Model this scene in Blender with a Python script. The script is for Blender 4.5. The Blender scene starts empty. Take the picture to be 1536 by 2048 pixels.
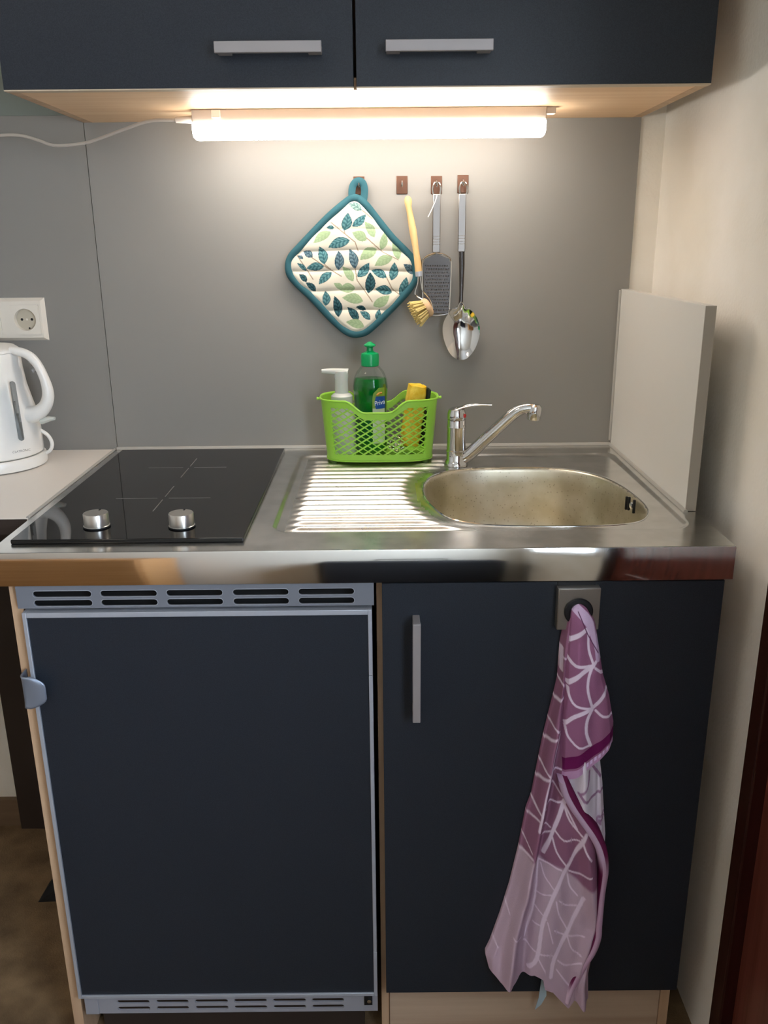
import bpy, bmesh, math, random
import numpy as np
from mathutils import Vector, Matrix

# ------------------------------------------------------------------ camera
K = 0.88                      # height of the steel worktop above the floor
CAM = np.array([0.5311, -1.6829, 0.3933])      # relative to worktop height
PITCH, YAW, ROLL, FPX = 0.3052, 0.0003, -0.0098, 1722.65
sc = bpy.context.scene
COL = sc.collection
def cam_axes():
    p, y, r = PITCH, YAW, ROLL
    f = np.array([math.sin(y)*math.cos(p), math.cos(y)*math.cos(p), -math.sin(p)])
    rt = np.array([math.cos(y), -math.sin(y), 0.0]); up = np.cross(rt, f)
    c, s = math.cos(r), math.sin(r)
    return c*rt+s*up, -s*rt+c*up, f
RT, UP, FW = cam_axes()
cd = bpy.data.cameras.new('camera'); cam = bpy.data.objects.new('camera', cd); COL.objects.link(cam)
cd.sensor_fit = 'HORIZONTAL'; cd.sensor_width = 36.0; cd.lens = FPX*36.0/1536.0; cd.clip_start = 0.02
M = Matrix(((RT[0], UP[0], -FW[0], CAM[0]), (RT[1], UP[1], -FW[1], CAM[1]), (RT[2], UP[2], -FW[2], CAM[2]+K), (0, 0, 0, 1)))
cam.matrix_world = M
sc.camera = cam
def un(px, py, axis, val):
    """point of the place seen at a pixel of the photograph, at a known x, y or z (z from the worktop)"""
    d = FW + RT*(px-768)/FPX - UP*(py-1024)/FPX
    i = 'xyz'.index(axis); t = (val-CAM[i])/d[i]
    return tuple(CAM + t*d)

# ------------------------------------------------------------------ light
sc.view_settings.view_transform = 'Standard'; sc.view_settings.look = 'None'
sc.view_settings.gamma = 1.0; sc.view_settings.use_curve_mapping = False
sc.view_settings.exposure = 0.15
LAMP_STRENGTH = 23.5
LAMP_COL = (1.0, 0.965, 0.915)
WINDOW_STRENGTH = 19.0
ROOM_LAMP_STRENGTH = 13.0
WINDOW_COL = (0.66, 0.80, 1.0)
w = bpy.data.worlds.new('world'); sc.world = w; w.use_nodes = True
w.node_tree.nodes['Background'].inputs[0].default_value = (0.6, 0.75, 1.0, 1)
w.node_tree.nodes['Background'].inputs[1].default_value = 0.05

# ------------------------------------------------------------------ materials
def srgb(r, g, b):
    def c(v):
        v /= 255.0
        return v/12.92 if v <= 0.04045 else ((v+0.055)/1.055)**2.4
    return (c(r), c(g), c(b), 1.0)
def mat(name, col=(200, 200, 200), rough=0.5, metal=0.0, spec=0.5, trans=0.0, ior=1.45, coat=0.0, emit=None, estr=0.0, sss=0.0):
    m = bpy.data.materials.new(name); m.use_nodes = True
    b = m.node_tree.nodes['Principled BSDF']
    b.inputs['Base Color'].default_value = srgb(*col)
    b.inputs['Roughness'].default_value = rough; b.inputs['Metallic'].default_value = metal
    b.inputs['Specular IOR Level'].default_value = spec; b.inputs['Transmission Weight'].default_value = trans
    b.inputs['IOR'].default_value = ior; b.inputs['Coat Weight'].default_value = coat
    if sss: b.inputs['Subsurface Weight'].default_value = sss; b.inputs['Subsurface Scale'].default_value = 0.01
    if emit is not None:
        b.inputs['Emission Color'].default_value = (*emit, 1); b.inputs['Emission Strength'].default_value = estr
    return m
def nodes(m): return m.node_tree.nodes, m.node_tree.links, m.node_tree.nodes['Principled BSDF']
def texco(m, scale=(1, 1, 1)):
    n, l, b = nodes(m)
    g = n.new('ShaderNodeNewGeometry'); mp = n.new('ShaderNodeMapping'); mp.inputs['Scale'].default_value = scale
    l.new(g.outputs['Position'], mp.inputs['Vector']); return mp.outputs['Vector']
def bump(m, scale=(200, 200, 200), strength=0.1, dist=0.001, detail=3):
    n, l, b = nodes(m); v = texco(m, scale)
    t = n.new('ShaderNodeTexNoise'); t.inputs['Scale'].default_value = 1; t.inputs['Detail'].default_value = detail
    l.new(v, t.inputs['Vector']); bp = n.new('ShaderNodeBump'); bp.inputs['Strength'].default_value = strength
    bp.inputs['Distance'].default_value = dist
    l.new(t.outputs['Fac'], bp.inputs['Height']); l.new(bp.outputs['Normal'], b.inputs['Normal']); return m
def mottle(m, c1, c2, scale=(10, 10, 10), detail=4, lo=0.35, hi=0.65, rough=None):
    n, l, b = nodes(m); v = texco(m, scale)
    t = n.new('ShaderNodeTexNoise'); t.inputs['Scale'].default_value = 1; t.inputs['Detail'].default_value = detail
    l.new(v, t.inputs['Vector']); r = n.new('ShaderNodeValToRGB')
    r.color_ramp.elements[0].position = lo; r.color_ramp.elements[1].position = hi
    r.color_ramp.elements[0].color = srgb(*c1); r.color_ramp.elements[1].color = srgb(*c2)
    l.new(t.outputs['Fac'], r.inputs['Fac']); l.new(r.outputs['Color'], b.inputs['Base Color'])
    if rough:
        q = n.new('ShaderNodeMapRange'); q.inputs['To Min'].default_value = rough[0]; q.inputs['To Max'].default_value = rough[1]
        l.new(t.outputs['Fac'], q.inputs['Value']); l.new(q.outputs['Result'], b.inputs['Roughness'])
    return m
def vcol(m, attr='Col'):
    n, l, b = nodes(m); a = n.new('ShaderNodeVertexColor'); a.layer_name = attr
    l.new(a.outputs['Color'], b.inputs['Base Color']); return m

plaster = bump(mottle(mat('cream_plaster', (238, 232, 220), 0.9, spec=0.2), (233, 226, 212), (242, 236, 226), (5, 5, 5)), (160, 160, 160), 0.35, 0.002, 5)
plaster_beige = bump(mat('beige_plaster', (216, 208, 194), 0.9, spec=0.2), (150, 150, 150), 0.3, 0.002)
ceiling_m = bump(mat('white_ceiling_paint', (215, 208, 198), 0.9), (90, 90, 90), 0.2)
splash_m = mat('grey_laminate', (140, 136, 130), 0.45, spec=0.25)
splash2_m = mat('grey_laminate_left', (136, 132, 126), 0.45, spec=0.25)
counter_m = mat('pale_grey_worktop', (224, 217, 208), 0.42, spec=0.4)
screen_m = bump(mat('light_grey_board', (212, 209, 202), 0.35, spec=0.45), (300, 300, 300), 0.03)
screen_edge = mat('grey_edge_band', (160, 152, 140), 0.5)
anthra = mottle(mat('anthracite_front', (36, 41, 49), 0.38, spec=0.4), (30, 35, 42), (41, 46, 54), (900, 900, 900), 2)
bump(anthra, (1400, 1400, 1400), 0.12, 0.0004)
anthra_gap = mat('dark_blue_edge', (22, 26, 52), 0.3)
def wood(name, c1, c2, axis='z', rough=0.5):
    s = {'z': (60, 60, 2.2), 'x': (2.2, 60, 60), 'y': (60, 2.2, 60)}[axis]
    m = mottle(mat(name, c1, rough, spec=0.35), c1, c2, s, 5, 0.3, 0.7); return m
oak_x = wood('light_oak_across', (224, 184, 142), (236, 202, 164), 'x')
oak_z = wood('light_oak_upright', (184, 150, 118), (202, 170, 138), 'z')
oak_plinth = wood('light_oak_plinth', (176, 150, 126), (196, 172, 148), 'x')
steel = mottle(mat('stainless_steel', (226, 225, 222), 0.2, metal=1.0), (216, 215, 211), (232, 231, 228), (30, 30, 30), 3, rough=(0.15, 0.27))
bump(steel, (25, 25, 25), 0.03, 0.002, 2)
ribbed = mottle(mat('worn_ribbed_steel', (205, 203, 198), 0.3, metal=1.0), (198, 196, 190), (210, 208, 204), (30, 30, 30), 3, rough=(0.24, 0.34))
steel_apron = mottle(mat('polished_steel_apron', (205, 203, 198), 0.06, metal=1.0), (212, 212, 210), (226, 226, 224), (4, 4, 4), 2)
bump(steel_apron, (7, 7, 7), 0.03, 0.003, 1)
bowl_m = mottle(mat('brushed_sink_steel', (220, 212, 194), 0.36, metal=1.0), (212, 204, 182), (228, 221, 204), (26, 26, 26), 3, rough=(0.3, 0.42))
def speckle():
    n, l, b = nodes(bowl_m); v = texco(bowl_m, (150, 150, 150))
    t = n.new('ShaderNodeTexVoronoi'); t.inputs['Scale'].default_value = 1; l.new(v, t.inputs['Vector'])
    r = n.new('ShaderNodeValToRGB'); r.color_ramp.elements[0].position = 0.10; r.color_ramp.elements[1].position = 0.22
    r.color_ramp.elements[0].color = (0.45, 0.38, 0.28, 1); r.color_ramp.elements[1].color = (1, 1, 1, 1)
    l.new(t.outputs['Distance'], r.inputs['Fac'])
    old = b.inputs['Base Color'].links[0].from_socket
    mx = n.new('ShaderNodeMix'); mx.data_type = 'RGBA'; mx.blend_type = 'MULTIPLY'; mx.inputs[0].default_value = 0.55
    l.new(old, mx.inputs[6]); l.new(r.outputs['Color'], mx.inputs[7]); l.new(mx.outputs[2], b.inputs['Base Color'])
speckle()
silicone = mat('grey_silicone', (170, 166, 158), 0.35, spec=0.5)
chrome = mat('chrome', (215, 215, 215), 0.07, metal=1.0)
alu = mat('brushed_aluminium', (176, 180, 188), 0.4, metal=0.35)
alu_handle = bump(mat('satin_handle', (160, 154, 152), 0.4, metal=0.35), (400, 10, 400), 0.05)
knob_m = mat('satin_knob', (205, 200, 192), 0.28, metal=0.9)
vent_m = mat('grey_vent_plastic', (112, 115, 122), 0.45)
vent2_m = mat('light_vent_plastic', (150, 150, 156), 0.45)
white_lip = mat('slot_edge', (150, 152, 158), 0.4)
black_m = mat('black_void', (10, 11, 13), 0.6)
blackrub = mat('black_rubber', (14, 14, 18), 0.45)
glass_hob = mat('black_hob_glass', (9, 9, 11), 0.035, spec=0.5, ior=1.5)
mark_m = mat('grey_print', (120, 116, 110), 0.5)
white_pl = mat('white_plastic', (232, 228, 220), 0.28, spec=0.5)
socket_m = mat('socket_plastic', (222, 214, 200), 0.35)
socket_in = mat('socket_recess', (190, 180, 160), 0.4)
gauge_m = mat('grey_gauge', (128, 130, 128), 0.55)
cream_pl = mat('lamp_housing', (192, 182, 170), 0.4)
diff_m = mat('lamp_diffuser', (255, 255, 250), 0.4, emit=LAMP_COL, estr=LAMP_STRENGTH)
copper = mat('copper_plate', (106, 74, 58), 0.3, metal=0.7)
cloth_teal = bump(mat('teal_binding', (52, 92, 100), 0.85, spec=0.15), (900, 900, 900), 0.4, 0.0006)
pot_m = bump(vcol(mat('printed_cotton', (230, 225, 210), 0.9, spec=0.1)), (1200, 1200, 1200), 0.3, 0.0005)
towel_m = bump(vcol(mat('towel_cloth', (150, 110, 130), 0.95, spec=0.05)), (1000, 1000, 1000), 0.5, 0.0008)
tag_m = mat('care_label_cloth', (170, 190, 200), 0.7)
beech = wood('beech_handle', (192, 156, 104), (210, 176, 124), 'z')
bristle_m = mat('tan_fibre', (214, 190, 122), 0.7)
lime = mat('lime_plastic', (152, 206, 70), 0.32, spec=0.5)
lime_shaded = mat('shaded_lime_foot', (60, 84, 24), 0.5)  # caddy lime with the shadow at its feet put into the colour
capgreen = mat('green_cap', (0, 150, 84), 0.3, spec=0.5)
liquid = mat('green_liquid', (0, 140, 50), 0.05, trans=0.55, ior=1.34)
label_m = mat('label_green', (120, 150, 50), 0.4)
label_w = mat('label_white', (200, 214, 190), 0.4)
badge_m = mat('label_blue', (22, 74, 150), 0.35)
print_w = mat('white_print', (240, 240, 240), 0.4)
sponge_y = bump(mottle(mat('yellow_sponge', (238, 196, 60), 0.9, spec=0.1), (226, 178, 40), (244, 210, 90), (60, 60, 60)), (500, 500, 500), 0.8, 0.002)
scour_m = bump(mat('dark_scour', (34, 44, 28), 0.95), (900, 900, 900), 0.9, 0.001)
frost = mat('frosted_plastic', (226, 228, 220), 0.25, trans=0.35, sss=0.1)
def clear_plastic():
    m = bpy.data.materials.new('clear_plastic'); m.use_nodes = True; n = m.node_tree.nodes; l = m.node_tree.links
    n.clear(); o = n.new('ShaderNodeOutputMaterial'); mx = n.new('ShaderNodeMixShader'); t = n.new('ShaderNodeBsdfTransparent')
    g = n.new('ShaderNodeBsdfGlossy'); g.inputs['Roughness'].default_value = 0.05; lw = n.new('ShaderNodeLayerWeight'); lw.inputs[0].default_value = 0.25
    t.inputs[0].default_value = (0.93, 0.96, 0.95, 1)
    l.new(lw.outputs['Facing'], mx.inputs[0]); l.new(t.outputs[0], mx.inputs[1]); l.new(g.outputs[0], mx.inputs[2]); l.new(mx.outputs[0], o.inputs[0]); return m
clear_m = clear_plastic()
red_m = mat('red_dot', (190, 30, 30), 0.3)
floor_m = bump(mottle(mat('worn_brown_floor', (120, 96, 66), 0.75), (92, 72, 48), (140, 114, 82), (14, 14, 14), 6, 0.3, 0.7), (300, 300, 300), 0.5, 0.002)
dark_board = mat('dark_brown_board', (52, 42, 36), 0.6)
base_m = wood('baseboard_wood', (108, 88, 68), (124, 102, 80), 'x')
door_m = mottle(mat('maroon_door', (112, 58, 46), 0.22, spec=0.5), (102, 52, 42), (120, 64, 52), (60, 60, 3))
door_frame_m = mat('dark_maroon_frame', (48, 18, 16), 0.25, spec=0.5)
wardrobe_m = wood('oak_wardrobe', (176, 124, 74), (200, 148, 96), 'x')
dark_fab = mat('dark_cloth', (22, 22, 26), 0.9)
rug_black = mat('black_foot', (8, 7, 7), 0.6)

# ------------------------------------------------------------------ builders
class MB:
    def __init__(s): s.v = []; s.f = []; s.c = []
    def add(s, vs, fs):
        n = len(s.v); s.v += [tuple(map(float, p)) for p in vs]; s.f += [tuple(i+n for i in q) for q in fs]; return s
    def box(s, x0, x1, y0, y1, z0, z1, mtx=None):
        vs = [(x, y, z) for x in (x0, x1) for y in (y0, y1) for z in (z0, z1)]
        if mtx is not None: vs = [tuple(mtx @ Vector(p)) for p in vs]
        return s.add(vs, [(0, 1, 3, 2), (4, 6, 7, 5), (0, 4, 5, 1), (2, 3, 7, 6), (0, 2, 6, 4), (1, 5, 7, 3)])
    def tube(s, path, r, n=12, cap=True, flat=1.0, upv=None):
        P = [Vector(p) for p in path]; R = r if isinstance(r, (list, tuple)) else [r]*len(P)
        T = [(P[min(i+1, len(P)-1)]-P[max(i-1, 0)]).normalized() for i in range(len(P))]
        u = Vector(upv) if upv else (Vector((0, 1, 0)) if abs(T[0].y) < 0.9 else Vector((0, 0, 1)))
        base = len(s.v)
        for i, p in enumerate(P):
            u = (u - T[i]*u.dot(T[i])).normalized(); b = T[i].cross(u)
            for k in range(n):
                a = 2*math.pi*k/n; q = p + u*(math.cos(a)*R[i]*flat) + b*(math.sin(a)*R[i]); s.v.append(tuple(q))
        for i in range(len(P)-1):
            for k in range(n):
                a, b2 = base+i*n+k, base+i*n+(k+1) % n; s.f.append((a, b2, b2+n, a+n))
        if cap: s.f.append(tuple(base+k for k in range(n))[::-1]); s.f.append(tuple(base+(len(P)-1)*n+k for k in range(n)))
        return s
    def lathe(s, prof, c, n=40, sx=1.0, sy=1.0, caps=True, mtx=None):
        base = len(s.v)
        for r, z in prof:
            for k in range(n):
                a = 2*math.pi*k/n; p = Vector((r*math.cos(a)*sx, r*math.sin(a)*sy, z))
                if mtx is not None: p = mtx @ p
                s.v.append((p.x+c[0], p.y+c[1], p.z+c[2]))
        for i in range(len(prof)-1):
            for k in range(n):
                a, b = base+i*n+k, base+i*n+(k+1) % n; s.f.append((a, b, b+n, a+n))
        if caps: s.f.append(tuple(base+k for k in range(n))[::-1]); s.f.append(tuple(base+(len(prof)-1)*n+k for k in range(n)))
        return s
    def prism(s, pts2, y0, y1, plane='xz'):
        n = len(pts2)
        mk = {'xz': lambda p, t: (p[0], t, p[1]), 'xy': lambda p, t: (p[0], p[1], t), 'yz': lambda p, t: (t, p[0], p[1])}[plane]
        s.add([mk(p, y0) for p in pts2]+[mk(p, y1) for p in pts2],
              [tuple(range(n)), tuple(range(2*n-1, n-1, -1))]+[(i, n+i, n+(i+1) % n, (i+1) % n) for i in range(n)]); return s
def origin(o):
    v = Vector((0, 0, 0))
    while o is not None: v += o.location; o = o.parent
    return v
def build(mb, name, m, parent=None, bev=0.0, smooth=True, seg=2, recalc=True, ang=35, at=None):
    """mesh given with z measured from the worktop; linked as one object"""
    me = bpy.data.meshes.new(name)
    V = np.array(mb.v, dtype=float); V[:, 2] += K
    po = origin(parent) if parent is not None else Vector((0, 0, 0))
    if parent is None:
        at = Vector(((V[:, 0].min()+V[:, 0].max())/2, (V[:, 1].min()+V[:, 1].max())/2, V[:, 2].min()))
        loc = at
    else: loc = Vector((0, 0, 0)); at = po
    V = V - np.array(at)
    me.from_pydata(V.tolist(), [], mb.f)
    if recalc:
        bm = bmesh.new(); bm.from_mesh(me); bmesh.ops.recalc_face_normals(bm, faces=bm.faces); bm.to_mesh(me); bm.free()
    if smooth:
        me.polygons.foreach_set('use_smooth', [True]*len(me.polygons)); me.set_sharp_from_angle(angle=math.radians(ang))
    me.materials.append(m)
    o = bpy.data.objects.new(name, me); COL.objects.link(o); o.location = loc
    if parent is not None: o.parent = parent
    if bev > 0:
        b = o.modifiers.new('bevel', 'BEVEL'); b.width = bev; b.segments = seg; b.limit_method = 'ANGLE'; b.angle_limit = math.radians(40)
    return o
def thing(name, label, cat, loc, group=None):
    o = bpy.data.objects.new(name, None); COL.objects.link(o); o.location = (loc[0], loc[1], loc[2]+K); o.empty_display_size = 0.05
    o['label'] = label; o['category'] = cat
    if group: o['group'] = group
    return o
def tag(o, label=None, cat=None, group=None, kind=None):
    if label: o['label'] = label
    if cat: o['category'] = cat
    if group: o['group'] = group
    if kind: o['kind'] = kind
    return o
def struct(mb, name, m, label=None, **k):
    o = build(mb, name, m, **k); o['kind'] = 'structure'
    if label: o['label'] = label
    return o
def bx(*a): return MB().box(*a)
def text_mb(txt, size, place):
    c = bpy.data.curves.new('lettering', 'FONT'); c.body = txt; c.size = size; c.align_x = 'CENTER'; c.resolution_u = 3
    o = bpy.data.objects.new('lettering', c); COL.objects.link(o)
    me = o.to_mesh(); mb = MB(); mb.add([place(v.co.x, v.co.y) for v in me.vertices], [tuple(p.vertices) for p in me.polygons])
    o.to_mesh_clear(); bpy.data.objects.remove(o); bpy.data.curves.remove(c); return mb
def smooth_path(pts, n=8):
    P = [np.array(p, float) for p in pts]; P = [2*P[0]-P[1]]+P+[2*P[-1]-P[-2]]; out = []
    for i in range(1, len(P)-2):
        for k in range(n):
            t = k/n; a, b, c, d = P[i-1], P[i], P[i+1], P[i+2]
            out.append(tuple(0.5*((2*b)+(c-a)*t+(2*a-5*b+4*c-d)*t*t+(3*b-a-3*c+d)*t**3)))
    out.append(tuple(P[-2])); return out
def smooth_closed(pts, n=6):
    P = [np.array(p, float) for p in pts]; N = len(P); out = []
    for i in range(N):
        a, b, c, d = P[i-1], P[i], P[(i+1) % N], P[(i+2) % N]
        for k in range(n):
            t = k/n; out.append(tuple(0.5*((2*b)+(c-a)*t+(2*a-5*b+4*c-d)*t*t+(3*b-a-3*c+d)*t**3)))
    return out
def inside(px, py, poly):
    """vectorised point in polygon"""
    r = np.zeros(px.shape, bool); n = len(poly)
    for i in range(n):
        x0, y0 = poly[i]; x1, y1 = poly[(i+1) % n]
        if y0 == y1: continue
        c = ((y0 > py) != (y1 > py)) & (px < (x1-x0)*(py-y0)/(y1-y0)+x0); r ^= c
    return r
def seg_dist(px, py, line):
    d = np.full(px.shape, 1e9)
    for (x0, y0), (x1, y1) in zip(line[:-1], line[1:]):
        L = (x1-x0)**2+(y1-y0)**2+1e-9; t = np.clip(((px-x0)*(x1-x0)+(py-y0)*(y1-y0))/L, 0, 1)
        d = np.minimum(d, np.hypot(px-x0-t*(x1-x0), py-y0-t*(y1-y0)))
    return d
def sstep(a, b, x):
    t = np.clip((x-a)/(b-a), 0, 1); return t*t*(3-2*t)
def color_attr(o, cols):
    a = o.data.color_attributes.new('Col', 'FLOAT_COLOR', 'POINT'); a.data.foreach_set('color', np.asarray(cols, dtype=np.float32).ravel())
def lin(c): return np.array(srgb(*c)[:3])

# ------------------------------------------------------------------ room
ZF = -K; ZC = 1.62; XR = 1.045; XL = -1.5; YB = -2.6
struct(bx(XL-.1, XR+.1, YB-.1, .12, ZF-.1, ZF), 'floor', floor_m, 'worn brown speckled floor')
struct(bx(XL-.1, XR+.1, YB-.1, .12, ZC, ZC+.1), 'ceiling', ceiling_m)
struct(bx(XL-.1, XR+.1, .004, .12, ZF, ZC), 'wall_back', plaster)
struct(bx(XL-.1, XL, YB, .004, ZF, ZC), 'wall_left', plaster_beige)
# right wall with a door opening from y=-1.44 to y=-0.626 and a window beyond it
DY0, DY1, DZ = -1.44, -0.626, 1.15
WY0, WY1, WZ0, WZ1 = -2.35, -1.50, -.10, 1.0
m = MB(); m.box(XR, XR+.1, DY1, .004, ZF, ZC); m.box(XR, XR+.1, WY1, DY0, ZF, ZC); m.box(XR, XR+.1, DY0, DY1, DZ, ZC)
m.box(XR, XR+.1, YB, WY0, ZF, ZC); m.box(XR, XR+.1, WY0, WY1, ZF, WZ0); m.box(XR, XR+.1, WY0, WY1, WZ1, ZC)
struct(m, 'wall_right', plaster)
struct(bx(XL, XR, YB-.1, YB, ZF, ZC), 'wall_rear', plaster_beige)
wn = struct(bx(XR+.05, XR+.06, WY0+.04, WY1-.04, WZ0+.04, WZ1-.04), 'window_1', mat('daylight_pane', (255, 255, 255), .3, emit=WINDOW_COL, estr=WINDOW_STRENGTH), 'window full of dim blue daylight')
m = MB(); m.box(XR-.01, XR+.08, WY0, WY0+.05, WZ0, WZ1); m.box(XR-.01, XR+.08, WY1-.05, WY1, WZ0, WZ1); m.box(XR-.01, XR+.08, WY0+.05, WY1-.05, WZ0, WZ0+.05); m.box(XR-.01, XR+.08, WY0+.05, WY1-.05, WZ1-.05, WZ1); m.box(XR-.01, XR+.045, -1.94, -1.90, WZ0+.05, WZ1-.05)
build(m, 'window_frame', white_pl, wn)
# door in the right wall
dr = struct(MB().box(XR+.012, XR+.05, DY0+.05, DY1-.035, ZF, DZ-.05), 'door_1', door_m, 'glossy maroon brown door in the right wall')
m = MB(); m.box(XR-.008, XR+.06, DY1-.035, DY1, ZF, DZ); m.box(XR-.008, XR+.06, DY0, DY0+.05, ZF, DZ); m.box(XR-.008, XR+.06, DY0+.05, DY1-.035, DZ-.05, DZ)
build(m, 'door_frame', door_frame_m, dr, bev=.003)
build(MB().box(XR+.002, XR+.013, -1.30, -.80, -.72, -.25), 'door_panel', door_m, dr, bev=.006)
m = MB().tube([(XR+.03, -1.34, .12), (XR-.03, -1.34, .12), (XR-.03, -1.22, .12)], .009); build(m, 'door_handle', alu, dr)
cl = thing('ceiling_lamp', 'round warm ceiling lamp behind the camera', 'lamp', (-.55, -1.7, ZC-.06))
build(MB().lathe([(.17, ZC-.02), (.17, ZC)], (-.55, -1.7, 0), 40), 'base_ring', white_pl, cl)
build(MB().lathe([(.0, ZC-.075), (.08, ZC-.07), (.14, ZC-.05), (.165, ZC-.02)], (-.55, -1.7, 0), 40, caps=False), 'shade', mat('lit_shade', (255, 250, 240), .4, emit=(1.0, .86, .70), estr=ROOM_LAMP_STRENGTH), cl)
struct(bx(XL, -.0008, .0015, .004, .6125, ZC), 'wall_strip_1', bump(mat('grey_green_strip', (128, 134, 126), .9, spec=.2), (160, 160, 160), .3, .002), 'grey-green strip over the wall above the left splashback')  # thin grey-green sheet over the cream wall above the left panel
# baseboard on the back wall
struct(bx(-1.5, -.30, -.010, .004, ZF, ZF+.068), 'baseboard_back', base_m, 'brown wooden baseboard left of the kitchen unit')
# things behind the camera that the polished apron mirrors
wd = thing('wardrobe', 'low oak cupboard standing by the rear wall', 'cupboard', (-.75, -2.3, ZF))
build(bx(-1.35, -.22, -2.55, -2.1, ZF, -.12), 'body', wardrobe_m, wd, bev=.004)
for k in range(2): build(bx(-1.34+k*.56, -.79+k*.56, -2.1, -2.082, ZF+.05, -.14), 'door', wardrobe_m, wd, bev=.003)
tg = thing('dark_standin', 'added black case by the rear wall, a dark shape for the apron to mirror', 'dark_standin', (.62, -2.48, ZF))  # added dark case, stands in for the dark figure mirrored in the apron
build(bx(.30, .95, -2.57, -2.36, ZF+.03, -.25), 'shell', dark_fab, tg, bev=.03, seg=3)
build(MB().tube([(.5, -2.46, -.25), (.5, -2.46, -.21), (.75, -2.46, -.21), (.75, -2.46, -.25)], .009), 'handle', blackrub, tg)
for k in (0, 1): build(bx(.36+k*.5, .40+k*.5, -2.5, -2.44, ZF, ZF+.035), 'wheel', blackrub, tg, bev=.008)

# ------------------------------------------------------------------ splashback panels
o = build(bx(.0008, 1.0, .0, .004, .0, .72), 'splashback_panel', splash_m); tag(o, 'wide grey splashback panel behind the hob and sink', 'splashback')
o = build(bx(-.95, -.0008, .0, .004, .0, .612), 'splashback_panel', splash2_m); tag(o, 'grey splashback panel behind the white kettle, left of the seam', 'splashback')

# ------------------------------------------------------------------ wall cabinet
CY = -.3416; CZ = .5998
wc = thing('wall_cabinet', 'anthracite two-door wall cabinet with light oak underside', 'cabinet', (.5, 0, CZ))
m = MB(); m.box(.0165, .9835, CY+.018, -.001, CZ, CZ+.016); build(m, 'bottom_panel', oak_x, wc)
build(bx(.0, .016, CY+.018, -.001, CZ, 1.2), 'side_panel', oak_z, wc, bev=.0006)
build(bx(.984, 1.0, CY+.018, -.001, CZ, 1.2), 'side_panel', oak_z, wc, bev=.0006)
build(bx(.0165, .9835, CY+.018, -.001, 1.184, 1.2), 'top_panel', oak_x, wc)
build(bx(.0165, .9835, -.006, -.0015, CZ+.017, 1.183), 'back_panel', oak_x, wc)
edge_m = mat('pale_edge_band', (196, 176, 150), .5)
for x0, x1, h0, h1 in ((.0, .4945, .306, .4525), (.4985, 1.0, .540, .687)):
    d = build(bx(x0, x1, CY, CY+.0165, CZ+.0015, 1.198), 'door', anthra, wc, bev=.0006)
    build(bx(x0, x1, CY+.0005, CY+.0165, CZ-.0002, CZ+.0015), 'edge_band', edge_m, d)
    hm = MB(); y = -.375; z = .6395
    hm.box(h0, h1, y, y+.007, z, z+.0145); hm.box(h0+.001, h0+.02, y+.0071, CY+.0001, z+.002, z+.0125); hm.box(h1-.02, h1-.001, y+.0071, CY+.0001, z+.002, z+.0125)
    build(hm, 'handle', alu_handle, d, bev=.0008)
# lamp under the cabinet
LX0, LX1 = .224, .803
lp = thing('under_cabinet_lamp', 'lit white strip lamp mounted under the wall cabinet', 'lamp', (.51, -.13, CZ-.05))
m = MB().prism([(-.151, .5995), (-.112, .5995), (-.112, .5795), (-.151, .5795)], LX0, LX1, 'yz')
build(m, 'housing', cream_pl, lp, bev=.0015)
pr = [(-.1535, .5785), (-.154, .568), (-.151, .560), (-.144, .5555), (-.132, .5545), (-.12, .5555), (-.113, .560), (-.110, .568), (-.1105, .5785)]
m = MB()
N = len(pr); xs = [LX0-.0, LX0+.002, LX0+.005, LX1-.005, LX1-.002, LX1]
sc_ = [.86, .96, 1, 1, .96, .86]
for x, s_ in zip(xs, sc_):
    for (a, b) in pr: m.v.append((x, -.132+(a+.132)*s_, .5785+(b-.5785)*s_))
for i in range(len(xs)-1):
    for k in range(N): m.f.append((i*N+k, i*N+(k+1) % N, (i+1)*N+(k+1) % N, (i+1)*N+k))
m.f.append(tuple(range(N))); m.f.append(tuple(range((len(xs)-1)*N, len(xs)*N)))
build(m, 'diffuser', diff_m, lp, ang=60)
build(bx(.2575, .272, -.1545, -.1512, .586, .5985), 'switch', white_pl, lp, bev=.0012)
build(bx(LX1+.0005, LX1+.016, -.145, -.128, .589, .5995), 'mounting_clip', cream_pl, lp, bev=.001)
m = MB(); m.tube([(LX0-.001, -.13, .587), (LX0-.030, -.13, .5865)], [.0065, .0045]); build(m, 'plug', cream_pl, lp)
pts = [(.194, -.13, .5865)]+[un(px, py, 'y', yy) for px, py, yy in ((300, 242, -.12), (250, 258, -.105), (205, 275, -.09), (165, 287, -.075), (110, 291, -.06), (75, 280, -.05), (40, 271, -.04), (0, 271, -.03), (-60, 280, -.02), (-160, 300, -.012), (-400, 320, -.008), (-700, 325, -.006), (-860, 330, -.004))]
build(MB().tube(smooth_path(pts), .0027, 8), 'cable', cream_pl, lp)

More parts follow.
